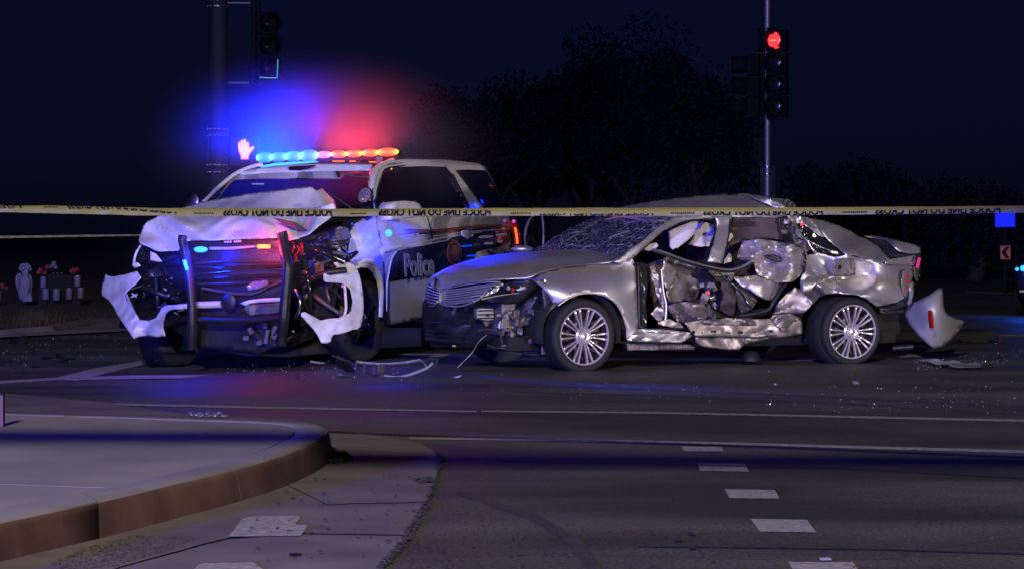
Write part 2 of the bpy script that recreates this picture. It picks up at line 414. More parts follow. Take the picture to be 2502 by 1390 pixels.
def spl(P, k=4):
    if len(P) < 3: return P
    out = []
    for i in range(len(P) - 1):
        p0 = P[max(i - 1, 0)]; p1 = P[i]; p2 = P[i + 1]; p3 = P[min(i + 2, len(P) - 1)]
        for j in range(k):
            t = j / k
            out.append(.5 * ((2 * p1) + (p2 - p0) * t + (2 * p0 - 5 * p1 + 4 * p2 - p3) * t * t + (3 * p1 - p0 - 3 * p2 + p3) * t ** 3))
    out.append(P[-1]); return out
def text_mesh(txt, size, extr=.0015, bold=0., sx=1.):
    cu = bpy.data.curves.new('t', 'FONT'); cu.body = txt; cu.size = size; cu.extrude = extr; cu.offset = bold; cu.resolution_u = 3
    ob = bpy.data.objects.new('t', cu); C.objects.link(ob)
    bpy.context.view_layer.update()
    me = bpy.data.meshes.new_from_object(ob.evaluated_get(bpy.context.evaluated_depsgraph_get()))
    bpy.data.objects.remove(ob)
    for q in me.vertices: q.co.x *= sx
    return me
def lamp(name, loc, power, col, parent, rad=.05, spot=None, aim=None, blend=.6):
    l = bpy.data.lights.new(name, 'SPOT' if spot else 'POINT'); l.energy = power; l.color = col; l.shadow_soft_size = rad
    if spot: l.spot_size = R(spot); l.spot_blend = blend
    o = bpy.data.objects.new(name, l); C.objects.link(o); L = Vector(loc)
    o.location = wm(parent).inverted() @ L if parent else L
    if parent: o.parent = parent
    if aim is not None:
        d = (Vector(aim) - L)
        if parent: d = wm(parent).to_3x3().inverted() @ d
        o.rotation_euler = d.to_track_quat('-Z', 'Y').to_euler()
    return o

# zoomed-crop coordinates -> photo pixels
r3 = lambda x, y: (1000 + x / 3.658, 580 + y / 3.658)
r4 = lambda x, y: (1500 + x / 3.022, 460 + y / 3.022)
r5 = lambda x, y: (1900 + x / 3.022, 460 + y / 3.022)
q1 = lambda x, y: (220 + x / 2.78, 420 + y / 2.78)
q2 = lambda x, y: (660 + x / 2.78, 420 + y / 2.78)
s6 = lambda x, y: (480 + x / 3.1275, 320 + y / 3.1275)
c5 = lambda x, y: (x / 2.085, 920 + y / 2.085)
t5 = lambda x, y: (900 + x / 5.7925, 520 + y / 5.7925)
t8 = lambda x, y: (700 + x / 5.004, 780 + y / 5.004)
d4 = lambda x, y: (x / 3.476, 560 + y / 3.476)
d3 = lambda x, y: (2200 + x / 3.308, 480 + y / 3.308)
def struct(o): o['kind'] = 'structure'; return o
# ------------------------------------------------------------------ ground
def graded(a, b, n, k=2.2): return [a + (b - a) * (i / n) ** k for i in range(n + 1)]
ys = [-60, -30, -15, -5, 0] + [i * .75 for i in range(2, 60)] + graded(46, 900, 14)
xs = [-700, -300, -120, -60, -30] + [-20 + i * .8 for i in range(0, 51)] + [30, 60, 120, 300, 700]
mb = MB().grid([[(x, y, gz(x, y)) for x in xs] for y in ys]); g = mb.build('road', 'asphalt', smooth=True); struct(g)

def gpoly(name, pts, m, dz, step=0, parent=None, thick=0., kind=True):
    """flat shape lying on the ground, read from photo points"""
    P = [G(x, y, 0) for x, y in pts]
    n2 = [(p.x, p.y) for p in P]
    if step: n2 = dens(n2, step)
    pts2 = list(n2); nb = len(n2)
    if step:
        x0 = min(p[0] for p in n2); x1 = max(p[0] for p in n2); y0 = min(p[1] for p in n2); y1 = max(p[1] for p in n2)
        y = y0 + step / 2
        while y < y1:
            x = x0 + step / 2
            while x < x1:
                if inside(x, y, n2): pts2.append((x, y))
                x += step
            y += step
    vs, es, fs, *_ = delaunay_2d_cdt([Vector(p) for p in pts2], [], [list(range(nb))], 1, 1e-5)
    mb = MB(); mb.v = [Vector((p.x, p.y, gz(p.x, p.y) + dz)) for p in vs]; mb.f = [tuple(f) for f in fs]
    o = mb.build(name, m, parent)
    for p in o.data.polygons:
        if p.normal.z < 0: p.flip()
    if kind: struct(o)
    return o

# far dirt verge on the left, with its kerb
gpoly('dirt_verge', [(-700, 596), (905, 596), (760, 690), (600, 775), (340, 783), (230, 786), (120, 806), (0, 818), (-260, 830)], 'dirt', .012, 3.)
MB().tube([G(-120, 826, .03), G(0, 817, .03), G(120, 806, .03), G(225, 789, .03)], .07, 6).build('verge_kerb', 'concrete')['kind'] = 'structure'
gpoly('driveway_apron', [(92, 800), (230, 781), (330, 783), (520, 790), (520, 806), (330, 806), (120, 816)], 'concrete', .02, .8)
gpoly('verge_footpath', [(70, 812), (330, 806), (520, 808), (520, 812), (330, 811), (0, 828), (-200, 836)], 'paint', .024, .8)
# painted lines
gpoly('stop_line', [(118, 928), (232, 900), (345, 882), (350, 892), (262, 912), (190, 931)], 'paint', .006, .5)
gpoly('stop_line', [(0, 930), (118, 924), (300, 918), (520, 917), (520, 924), (300, 926), (118, 930), (0, 938), (-200, 946), (-200, 936)], 'paint', .004, .5)
gpoly('lane_line', [(200, 984), (600, 993), (1165, 1004), (1165, 1008), (600, 998), (205, 989)], 'paint', .004, 1.)
gpoly('lane_line', [(1175, 1003), (1600, 1007), (1960, 1014), (2502, 1026), (2800, 1033), (2800, 1038), (2502, 1031), (1960, 1019), (1600, 1011), (1175, 1007)], 'paint', .004, 1.)
gpoly('lane_line', [(996, 1069), (1300, 1071), (1800, 1082), (2502, 1101), (2800, 1109), (2800, 1116), (2502, 1108), (1800, 1088), (1300, 1077), (1004, 1074)], 'paint', .004, 1.)
gpoly('lane_line', [(1240, 872), (1440, 874), (1980, 876), (2110, 866), (2250, 866), (2250, 872), (1980, 882), (1440, 882), (1240, 880)], 'paint', .004, 1.)
gpoly('lane_line', [(2430, 817), (2700, 816), (2700, 821), (2430, 822)], 'paint', .004, 1.)
gpoly('lane_line', [(920, 864), (1120, 864), (1240, 866), (1240, 874), (1100, 872), (920, 870)], 'paint', .004, 1.)
gpoly('lane_line', [(2360, 712), (2700, 722), (2700, 725), (2360, 715)], 'paint', .004, 2.)
for q in [[(1664, 1091), (1762, 1092), (1769, 1104), (1671, 1103)],
          [(1704, 1132), (1818, 1134), (1831, 1153), (1711, 1151)],
          [(1771, 1196), (1893, 1198), (1905, 1219), (1783, 1218)],
          [(1834, 1269), (1971, 1271), (1995, 1302), (1857, 1300)],
          [(1925, 1374), (2084, 1375), (2110, 1412), (1948, 1410)]]:
    gpoly('lane_dash', q, 'paint', .004)
for q_ in ([(1180, 940), (1500, 946), (1900, 962), (2502, 990), (2502, 995), (1900, 966), (1500, 950), (1180, 943)], [(1250, 956), (1600, 964), (2050, 983), (2502, 1008), (2502, 1013), (2050, 987), (1600, 967), (1250, 959)],
           [(1120, 1200), (1180, 1215), (1320, 1260), (1420, 1320), (1480, 1400), (1440, 1400), (1385, 1325), (1290, 1268), (1170, 1225), (1115, 1208)]):
    gpoly('tyre_mark', q_, 'skid', .0025, .5)
# long seams in the asphalt, filled with dark tar
for q in [[(1230, 1127), (1600, 1134), (2050, 1143), (2502, 1168), (2502, 1170), (2050, 1145), (1600, 1136), (1230, 1129)],
          [(1560, 1335), (1800, 1337), (2150, 1342), (2502, 1352), (2502, 1356), (2150, 1345), (1800, 1340), (1560, 1337)]]:
    gpoly('tar_seam', q, 'matte', .004, .4)

# kerb, footway and gutter at the near corner
KT, KI, KB = [], [], []
outer = [(-260, 1345), (-120, 1306), (0, 1275), (120, 1250), (240, 1225), (340, 1202), (432, 1179), (510, 1162), (576, 1145), (640, 1128), (691, 1112), (735, 1094), (767, 1079), (790, 1066), (801, 1056), (803, 1050), (800, 1044), (787, 1038), (770, 1035), (748, 1032), (715, 1029), (671, 1027), (560, 1023), (420, 1019), (300, 1015), (160, 1011), (14, 1006), (-260, 1000)]
inner = [(-260, 1290), (-120, 1265), (0, 1241), (120, 1214), (200, 1202), (269, 1189), (340, 1175), (398, 1160), (470, 1143), (540, 1127), (614, 1107), (650, 1094), (680, 1081), (705, 1070), (717, 1060), (721, 1053), (719, 1046), (712, 1041), (700, 1038), (691, 1036), (660, 1033), (600, 1030), (500, 1027), (400, 1023.5), (300, 1020), (160, 1016), (14, 1011), (-260, 1005)]
KH = .15
def top(px, py, z):
    d = ray(px, py); t = (z - H) / d.z; return CAM + d * t
OT = [top(x, y, KH) for x, y in outer]; IT = [top(x, y, KH) for x, y in inner]
cuts = [0, 4, 8, 13, 18, 22, 25, 27]
kerb = thing('kerb', 'curved concrete kerb with faded red face round the near corner', 'kerb', (-2, 12, 0))
kerb['kind'] = 'structure'; del kerb['category'] 
for a, b in zip(cuts[:-1], cuts[1:]):
    mb = MB(); n = b - a + 1; rows = []
    for i in range(a, b + 1):
        o_, i_ = OT[i].copy(), IT[i].copy()
        if i == a or i == b:
            q = OT[i + 1] if i == a else OT[i - 1]
            dd = (q - o_).normalized() * .003; o_ += dd; i_ += dd
        e = (o_ - i_); e.z = 0; e.normalize()
        ob = o_ + e * .035; ob.z = 0; ib = i_.copy(); ib.z = 0
        rows.append([ib, i_ - Vector((0, 0, .01)), i_ + e * .012, i_ * .5 + o_ * .5, o_ - e * .03, o_ + Vector((0, 0, -.006)) - e * .006, o_ + Vector((0, 0, -.03)) + e * .006, ob - Vector((0, 0, .03))])
    mb.grid(rows); k = len(rows[0])
    mb.f.append(tuple(range(k))); mb.f.append(tuple(range(len(mb.v) - k, len(mb.v))))
    o = mb.build('kerb_block', 'concrete', kerb, smooth=True)
    o.data.materials.append(M['kerbpaint'])
    for p in o.data.polygons:
        if abs(p.normal.z) < .55 and p.center.z > -.2: p.material_index = 1
# footway slabs inside the kerb
foot = bpy.data.objects.new('footway', None); C.objects.link(foot); foot['kind'] = 'structure'; foot.location = (-4, 13, 0)
foot['label'] = 'smooth concrete footway inside the near corner kerb'
def slab(pts3, z, th, m, parent, name='slab', inset=.006):
    c = sum((Vector((p.x, p.y, 0)) for p in pts3), Vector()) / len(pts3)
    mb = MB(); q = []
    for p in pts3:
        d = Vector((p.x, p.y, 0)) - c; L = d.length; d = d * max(0, (L - inset) / L) + c; q.append(Vector((d.x, d.y, z)))
    mb.prism(q, (0, 0, -th)); return mb.build(name, m, parent)
IN = [top(x, y, KH) for x, y in inner]
j1 = top(269, 1189, KH); j1b = top(0, 1180, KH); j1c = top(-260, 1176, KH)
slab([IN[0], IN[1], IN[2], IN[3], IN[4], j1, j1b, j1c], KH - .004, .12, 'concrete', foot)
slab([j1c, j1b, j1] + IN[6:], KH - .004, .12, 'concrete', foot)
slab(IN, KH - .02, .1, 'dirt', foot, 'joint_filler', -.002)
# gutter apron
gut = bpy.data.objects.new('gutter_apron', None); C.objects.link(gut); gut['kind'] = 'structure'; gut.location = (-1, 12, 0)
gut['label'] = 'wide pale concrete gutter apron curving round the near kerb'
def jag(pts, s, seed):
    r_ = random.Random(seed); return [(x + r_.uniform(-s, s), y + r_.uniform(-s, s) * .5) for x, y in dens(pts, 9, False)]
redge = jag([(911, 1064), (975, 1074), (1031, 1088), (1062, 1104), (1079, 1121), (1076, 1142), (1066, 1165), (1056, 1195), (1041, 1227)], 2.2, 3)
redge2 = jag([(1041, 1227), (1028, 1258), (1008, 1290), (990, 1312)], 2.5, 4); redge3 = jag([(990, 1314), (965, 1345), (945, 1375), (920, 1420), (900, 1460)], 2.5, 5)
gpoly('slab', [(540, 1018), (671, 1024), (748, 1030), (804, 1052), (850, 1057)] + redge + [(1041, 1227), (985, 1230), (860, 1232), (800, 1235), (690, 1180), (780, 1140), (790, 1090), (700, 1060), (540, 1028)], 'apron', .006, .25, gut)
gpoly('slab', [(690, 1182), (800, 1237), (860, 1234), (985, 1232), (1041, 1229)] + redge2 + [(990, 1309), (740, 1305), (560, 1316), (500, 1330), (430, 1350), (300, 1385), (200, 1420), (-100, 1450), (-150, 1395), (0, 1370), (269, 1312), (595, 1203)], 'apron', .006, .25, gut)
gpoly('slab', [(990, 1312), (742, 1308), (560, 1320), (500, 1334), (430, 1354), (300, 1389), (120, 1450), (120, 1500), (880, 1500), (900, 1450)] + redge3[::-1][2:], 'apron', .006, .25, gut)
gpoly('slab', [(-260, 948), (0, 962), (130, 972), (250, 984), (430, 1010), (540, 1018), (545, 1028), (300, 1018), (0, 1008), (-260, 1002)], 'apron', .006, .4, gut)
gpoly('lane_dash', [(590, 1273), (612, 1266), (728, 1264), (733, 1270), (722, 1286), (748, 1287), (750, 1293), (738, 1309), (735, 1314), (556, 1316), (572, 1300), (578, 1290)], 'paint', .010, .1)
gpoly('lane_dash', [(484, 1386), (500, 1381), (620, 1379), (630, 1388), (650, 1400), (470, 1400)], 'paint', .010, .1)

# litter: dry leaves and seeds in the gutter, grit, glass crumbs
def scatter(name, label, n, region, size, m, dz=.004, seed=1, tall=.5, falloff=None):
    rr = random.Random(seed); mb = MB(); k = 0
    xs_ = [p[0] for p in region]; ys_ = [p[1] for p in region]
    while k < n:
        x = rr.uniform(min(xs_), max(xs_)); y = rr.uniform(min(ys_), max(ys_))
        if not inside(x, y, region): continue
        if falloff and rr.random() > falloff(x, y): continue
        p = G(x, y, dz); s = size * rr.uniform(.4, 1.5); a = rr.uniform(0, 6.28)
        vs = []
        for i in range(4):
            t = a + i * 1.57 + rr.uniform(-.4, .4); vs.append(p + Vector((math.cos(t) * s * rr.uniform(.4, 1), math.sin(t) * s * rr.uniform(.4, 1), rr.uniform(0, tall) * s)))
        t_ = p + Vector((rr.uniform(-.2, .2) * s, rr.uniform(-.2, .2) * s, s * tall * 1.2))
        mb.add(vs + [t_], [(0, 1, 4), (1, 2, 4), (2, 3, 4), (3, 0, 4)]); k += 1
    o = mb.build(name, m); o['kind'] = 'stuff'; o['label'] = label; return o
scatter('leaf_litter', 'dry leaf litter gathered in the gutter under the red kerb', 1700, [(120, 1372), (230, 1330), (330, 1305), (480, 1312), (420, 1340), (280, 1380), (150, 1400)], .007, 'grass', .010, 2, .15)
scatter('leaf_litter', 'small clump of litter at the tip of the kerb', 220, [(803, 1108), (845, 1106), (862, 1124), (820, 1132), (800, 1130)], .016, 'bark', .012, 3, .9)
scatter('leaf_litter', 'little heap of dry leaves on the edge of the gutter apron', 90, [(1010, 1170), (1050, 1166), (1060, 1176), (1020, 1179)], .014, 'bark', .012, 4)
scatter('grit', 'dark crumbs scattered over the gutter apron', 110, [(700, 1180), (1040, 1130), (1040, 1230), (960, 1360), (640, 1380), (600, 1290)], .012, 'bark', .012, 5)
scatter('grit', 'dark crumbs along the broken asphalt edge', 420, [(1062, 1100), (1085, 1121), (1050, 1235), (1000, 1325), (925, 1400), (915, 1395), (985, 1310), (1035, 1225), (1066, 1165)], .012, 'bark', .006, 6)
scatter('grit', 'dark grit strewn on the near asphalt', 130, [(1050, 1250), (1900, 1330), (2480, 1380), (2480, 1390), (1000, 1390)], .010, 'matte', .004, 7)
scatter('broken_glass', 'glass crumbs strewn over the road in front of both wrecks', 330, [(900, 925), (1250, 912), (2500, 900), (2500, 1015), (1900, 1008), (1300, 985), (820, 945)], .0055, 'clear', .004, 8, 1.2, falloff=lambda x, y: .12 + .9 * math.exp(-((x - 2280) / 260) ** 2 - ((y - 985) / 16) ** 2) + .3 * math.exp(-((y - 955) / 12) ** 2))
scatter('broken_glass', 'glass crumbs by the torn bumper corner on the right', 150, [(2230, 880), (2500, 850), (2500, 885), (2240, 905)], .008, 'clear', .004, 9, 1.2)
scatter('broken_glass', 'glass crumbs on the road left of the police car', 110, [(0, 830), (330, 815), (340, 870), (0, 900)], .009, 'clear', .004, 10, 1.2)
scatter('broken_glass', 'glass crumbs under the white police car', 90, [(480, 880), (830, 880), (850, 930), (500, 925)], .008, 'clear', .004, 11, 1.2)
scatter('broken_glass', 'bluish glass crumbs beyond the footway kerb', 110, [(455, 1007), (540, 1010), (560, 1021), (470, 1019)], .010, 'clear', .010, 12, 1.)
# dry grass tufts on the verge
mb = MB(); rr = random.Random(5)
for i in range(900):
    x = rr.gauss(85, 26) if i < 620 else rr.uniform(0, 330); y = rr.uniform(775, 800) if i < 620 else rr.uniform(760, 785)
    p = G(x, y, .01); a = rr.uniform(0, 6.28); h = rr.uniform(.05, .2) * (1 if i < 620 else .5); d = Vector((math.cos(a), math.sin(a), 0))
    mb.add([p - d * .008, p + d * .008, p + Vector((rr.uniform(-.06, .06), rr.uniform(-.06, .06), h))], [(0, 1, 2)])
o = mb.build('dry_grass', 'grass'); o['kind'] = 'stuff'; o['label'] = 'thin dry grass on the dirt verge'

# ------------------------------------------------------------------ trees far behind the crossing
def tree(x, y, h, rad, label, seed):
    rr = random.Random(seed); t = thing('tree', label, 'tree', (x, y, 0), 0, 'dark trees beyond the crossing')
    mb = MB(); mb.tube(spl([Vector((x, y, -.1)), Vector((x + .15, y, h * .3)), Vector((x - .1, y, h * .62))]), [.22] * 4 + [.16] * 4 + [.1], 8)
    limbs = []
    for i in range(7):
        a = i * .9 + rr.uniform(-.3, .3); z0 = h * rr.uniform(.22, .55); e = Vector((x + math.cos(a) * rad * rr.uniform(.5, .8), y + math.sin(a) * rad * .7, z0 + h * rr.uniform(.15, .35)))
        mb.tube([Vector((x, y, z0)), (Vector((x, y, z0)) + e) / 2 + Vector((0, 0, .3)), e], [.09, .06, .03], 6); limbs.append(e)
    mb.build('trunk', 'bark', t, smooth=True)
    mb = MB(); cl = limbs + [Vector((x + rr.uniform(-.5, .5) * rad, y + rr.uniform(-.5, .5) * rad, h * rr.uniform(.45, .9))) for _ in range(14)]
    for c in cl:
        r_ = rad * rr.uniform(.22, .46)
        for _ in range(320):
            d = Vector((rr.gauss(0, 1), rr.gauss(0, 1), rr.gauss(0, .8))); d = d.normalized() * r_ * rr.random() ** .4
            p = c + d; a = Vector((rr.uniform(-1, 1), rr.uniform(-1, 1), rr.uniform(-1, 1))).normalized(); b = a.orthogonal().normalized(); s = rr.uniform(.06, .14)
            mb.add([p - a * s, p + b * s * .5, p + a * s, p - b * s * .5], [(0, 1, 2, 3)])
    mb.build('crown', 'leaf', t, fixn=False)
for k, (px, h, rad, D, lab) in enumerate([(1180, 5.6, 2.6, 78, 'low dark tree just right of the police car roof'), (1310, 6.2, 2.7, 82, 'dark bushy tree behind the gap between both wrecks'),
        (1540, 7.7, 3.6, 84, 'tallest dark tree above the silver car'), (1690, 6.3, 2.8, 80, 'dark tree left of the right signal pole'), (1420, 7.1, 2.6, 88, 'tall narrow dark tree left of the tallest one'),
        (2060, 3.2, 2.4, 76, 'low dark tree right of the right signal pole'), (2230, 2.7, 2.2, 74, 'low bush-like tree above the silver car boot'), (2380, 2.4, 2.0, 70, 'low bush-like tree left of the arrow sign')]):
    tree((px - CX) / F * D, D, h, rad, lab, 40 + k)

# ------------------------------------------------------------------ street lamp and mast arm behind the camera (they light the scene and shade a band of road)
sl = thing('street_lamp', 'tall street lamp behind the viewer on the near corner', 'street lamp', (-7.5, -12, 0))
MB().tube([(-7.5, -12, 0), (-7.5, -12, 6), (-7.5, -12, 10.6)], [.14, .11, .08], 12).build('pole', 'pole', sl, smooth=True)
MB().tube(spl([Vector((-7.5, -12, 10.4)), Vector((-6.2, -12, 11.2)), Vector((-4.2, -12, 11.45))]), .05, 8).build('arm', 'pole', sl, smooth=True)
MB().box((-3.9, -12, 11.45), (.75, .35, .14)).build('lamp_head', 'pole', sl, bevel=.03)
MB().box((-3.9, -12, 11.37), (.5, .26, .02)).build('lamp_glass', mat('lit_street_lamp', (1, .95, .85), .3, emit=(1, .93, .82), estr=8), sl)
KEY = lamp('lamp_light', (-3.9, -12, 11.25), 37000, (1.0, .88, .76), sl, rad=.3)
ma = thing('signal_mast', 'signal mast arm stretching over the near lanes out of view', 'traffic signal', (-10, 3.9, 0))
MB().tube([(-10, 3.9, 0), (-10, 3.9, 5.6)], [.17, .13], 14).build('pole', 'pole', ma, smooth=True)
MB().tube([(-10, 3.9, 4.62), (0, 3.75, 4.52), (9.5, 3.5, 4.42)], [.12, .105, .09], 12).build('arm', 'pole', ma, smooth=True)
# ------------------------------------------------------------------ traffic signals
def sigpt(px, py, D): return CAM + ray(px, py) * D
RP = 43.0
g0 = G(1875, HY + F * H / RP)
ts = thing('traffic_signal', 'traffic signal on a slim grey pole behind the silver car, lit red', 'traffic signal', tuple(sigpt(1875, HY + F * H / RP, RP)))
X0 = sigpt(1875, 572, RP).x
MB().tube([(X0, RP, 0), (X0, RP, 5.6)], .047, 12).build('pole', 'pole', ts, smooth=True)
MB().lathe([(.16, 0), (.16, .25), (.07, .4), (.05, .42)], (X0, RP, 0), (0, 0, 1), 14).build('base', 'pole', ts, smooth=True)
z0 = sigpt(0, 480, RP).z; z1 = sigpt(0, 412, RP).z
MB().box((X0 + .01, RP + .1, (z0 + z1) / 2 - .05), (.26, .2, z1 - z0 + .2)).build('control_box', 'dark_pole', ts, bevel=.02)
for z in (z1 + .02, z1 - .09): MB().lathe([(.062, -.012), (.07, -.012), (.07, .012), (.062, .012)], (X0, RP, z), (0, 0, 1), 14, True).build('clamp', 'chrome', ts, smooth=True)
def head(parent, c, ang, zs, lit=None, s=.30, lensm='lensoff', vis=.26, glow=None):
    """signal head: one section per height, facing angle ang (0 = towards the viewer)"""
    d = Vector((math.sin(ang), -math.cos(ang), 0)); r_ = Vector((math.cos(ang), math.sin(ang), 0))
    for i, z in enumerate(zs):
        cc = Vector((c[0], c[1], z)); mb = MB(); m_ = Matrix.Rotation(ang, 4, 'Z')
        mb.box(cc + d * -.09, (s * 1.12, .18, .335), m_); sec = mb.build('signal_section', 'sig', parent, bevel=.02)
        n = 18; t0 = R(-50); rows = []
        for L in (0, vis):
            rows.append([cc + d * L + r_ * math.cos(t0 + (math.pi * 2 - 2 * R(40)) * k / n) * s * .48 + Vector((0, 0, 1)) * math.sin(t0 + (math.pi * 2 - 2 * R(40)) * k / n) * s * .48 * (1 - .0 * L) for k in range(n + 1)])
        MB().grid(rows).build('visor', 'sig', sec, smooth=True, solid=.006)
        MB().lathe([(.001, .035), (s * .2, .03), (s * .36, .015), (s * .44, 0)], cc, d, 20).build('lens', lit if (lit and i == 0) else lensm, sec, smooth=True)
        if glow and i == 0: MB().box(cc + d * .05 - r_ * .03, (.10, .012, .018), m_).build('bulb_glow', glow, sec, bevel=.006)
zs = [sigpt(0, y, RP).z for y in (101, 156, 208, 262)]
head(ts, (sigpt(1893, 0, RP).x, RP - .12, 0), R(-26), zs, lit='red_sig', glow='hot_sig', vis=.17)
bp = MB().box((X0 - .02, RP - .02, (zs[0] + zs[-1]) / 2), (.30, .03, zs[0] - zs[-1] + .42), Matrix.Rotation(R(-38), 4, 'Z')).build('back_plate', 'sig', ts)
head(ts, (sigpt(1828, 0, RP).x, RP + .05, 0), R(-100), [sigpt(0, y, RP).z for y in (160, 212, 264)])
for z in (sigpt(0, 130, RP).z, sigpt(0, 290, RP).z): MB().tube([(X0 - .3, RP, z), (X0 + .12, RP, z)], .02, 8).build('bracket', 'dark_pole', ts)
lamp('signal_light', sigpt(1904, 100, RP - .35), 3, (1, .03, .04), ts, .04)

LP = 40.0
X1 = sigpt(533, 572, LP).x
tl = thing('traffic_signal', 'thick dark signal pole left of the police car with a lit walk signal', 'traffic signal', (X1, LP, 0))
MB().tube([(X1, LP, 0), (X1, LP, 3), (X1, LP, 6.2)], [.16, .15, .14], 16).build('pole', 'dark_pole', tl, smooth=True)
for y in (2, 17, 316, 332, 404, 421):
    z = sigpt(0, y, LP).z; cl = MB().lathe([(.153, -.01), (.165, -.01), (.165, .01), (.153, .01)], (X1, LP, z), (0, 0, 1), 18, True).build('band', 'gloss', tl, smooth=True)
    for k, a in enumerate((-62, -38, -12, 12, 36, 58)):
        MB().ball((X1 + math.sin(R(a)) * .168, LP - math.cos(R(a)) * .168, z), .014, 8, 5).build('bolt', 'chrome', cl, smooth=True)
for y, x_ in ((8, 612), (203, 608)):
    z = sigpt(0, y, LP).z; MB().tube([(X1, LP, z), (sigpt(x_, 0, LP).x, LP, z)], .016, 8).build('bracket', 'pole', tl)
MB().box(((sigpt(612, 0, LP).x + sigpt(648, 0, LP).x) / 2 - .03, LP, sigpt(0, 105, LP).z), (.14, .1, 1.25)).build('head_mount', 'sig', tl, bevel=.02)
ang = R(28)
zs = [sigpt(0, y, LP).z for y in (58, 114, 168)]
head(tl, (sigpt(655, 0, LP).x, LP - .05, 0), ang, zs, s=.29)
e1 = [sigpt(634, 190, LP - .32), sigpt(672, 191, LP - .32), sigpt(677, 186, LP - .32), sigpt(679, 146, LP - .32)]
MB().tube(spl(e1), .008, 6).build('visor_glow_edge', 'green_sig', tl)  # green glow along the visor edge set as emission, the rim is no lamp
# walk signal
c = sigpt(597, 371, LP - .1)
MB().box(c + Vector((0, .13, 0)), (.44, .2, .44)).build('walk_housing', 'dark_pole', tl, bevel=.02)
MB().box(c + Vector((-.23, 0, -.05)), (.3, .03, .03)).build('walk_bracket', 'dark_pole', tl)
s = LP / F
hand = [(-15, -26), (-15, -10), (-12, 2), (-8, 10), (-8, 22), (10, 22), (10, 12), (15, 3), (25, -12), (21, -16), (12, -5), (11, -26), (8, -28), (6, -26), (5, -12), (4, -12), (4, -34), (1, -37), (-2, -34), (-2, -12), (-3, -12), (-4, -32), (-6, -34), (-9, -32), (-9, -12), (-10, -12), (-11, -26), (-13, -28)]
hw = MB().prism([c + Vector((x * s * .92, 0, -y * s * .8)) for x, y in hand], (0, -.02, 0)).build('hand_symbol', 'hand', tl)
hand2 = []
for i, (x, y) in enumerate(hand):
    n_ = Vector((x, y)).normalized(); hand2.append((x + n_.x * 2.5, y + n_.y * 2.5))
MB().prism([c + Vector((x * s * .92, 0, -y * s * .8)) for x, y in hand2], (0, .012, 0)).build('hand_edge', 'hand_edge', tl)
lamp('hand_light', c + Vector((0, -.25, 0)), 1.2, (1, .25, .2), tl, .1)

# ------------------------------------------------------------------ signs on the right
def sign(px0, py0, px1, py1, D, m, label, name):
    a = sigpt(px0, py0, D); b = sigpt(px1, py1, D); cx = (a.x + b.x) / 2
    t = thing(name, label, 'sign', (cx, D, 0))
    MB().tube([(cx, D + .04, -.05), (cx, D + .04, a.z)], .03, 8).build('post', 'dark_pole', t)
    MB().box((cx, D, (a.z + b.z) / 2), (abs(b.x - a.x), .02, abs(a.z - b.z))).build('panel', m, t, bevel=.004)
    return t, a, b
t, a, b = sign(2432, 518, 2480, 555, 55, 'blue_sign', 'small square blue sign right of the silver car, reflected light set as a glow', 'blue_sign')
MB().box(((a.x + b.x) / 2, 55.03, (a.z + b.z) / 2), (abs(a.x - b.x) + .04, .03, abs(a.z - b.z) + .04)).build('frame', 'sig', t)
t, a, b = sign(2444, 601, 2469, 634, 55, 'orange', 'orange sign with a black left-pointing chevron on a short post', 'chevron_sign')
u = (b.x - a.x); h_ = a.z - b.z; D = 54.985
MB().prism([(a.x + u * .12, D, b.z + h_ * .5), (a.x + u * .52, D, a.z - h_ * .08), (a.x + u * .9, D, a.z - h_ * .08), (a.x + u * .5, D, b.z + h_ * .5), (a.x + u * .9, D, b.z + h_ * .08), (a.x + u * .52, D, b.z + h_ * .08)], (0, -.004, 0)).build('chevron', 'matte', t)

# ------------------------------------------------------------------ the roadside memorial: angel, candles, flowers
SD = 49.0
def sp(x, y): return sigpt(*d4(x, y), SD)
st = thing('angel_statue', 'pale stone angel kneeling with bowed head on the verge', 'statue', tuple(sp(205, 615)))
bm_ = MB()
def skin(name, nodes, edges, m, parent, sub=2):
    me = bpy.data.meshes.new(name); me.from_pydata([tuple(n[0]) for n in nodes], edges, [])
    me.transform(wm(parent).inverted())
    o = bpy.data.objects.new(name, me); C.objects.link(o); o.parent = parent
    sk = o.modifiers.new('skin', 'SKIN'); me.skin_vertices  # radius per joint
    for i, n in enumerate(nodes):
        me.skin_vertices[0].data[i].radius = (n[1], n[1]) if not isinstance(n[1], tuple) else n[1]
    me.skin_vertices[0].data[0].use_root = True
    sk.use_smooth_shade = True
    d = o.modifiers.new('sub', 'SUBSURF'); d.levels = d.render_levels = sub
    me.materials.append(M[m]); return o
def sq(x, y, dy=0): return sp(x, y) + Vector((0, dy, 0))
nodes = [(sq(205, 560), .10), (sq(205, 490), .085), (sq(210, 430), .10), (sq(214, 392), .045), (sq(216, 352, -.03), .085), (sq(214, 322, -.03), .06),
         (sq(178, 430), .045), (sq(192, 480, -.10), .035), (sq(214, 545, -.13), .03), (sq(222, 580, -.12), .028),
         (sq(248, 430), .045), (sq(248, 478, -.10), .035), (sq(232, 545, -.13), .03), (sq(226, 582, -.12), .026),
         (sq(180, 600, -.05), .08), (sq(248, 598, -.05), .09)]
skin('body', nodes, [(0, 1), (1, 2), (2, 3), (3, 4), (4, 5), (2, 6), (6, 7), (7, 8), (8, 9), (2, 10), (10, 11), (11, 12), (12, 13), (0, 14), (0, 15)], 'stone', st)
mb = MB(); rr = random.Random(3)
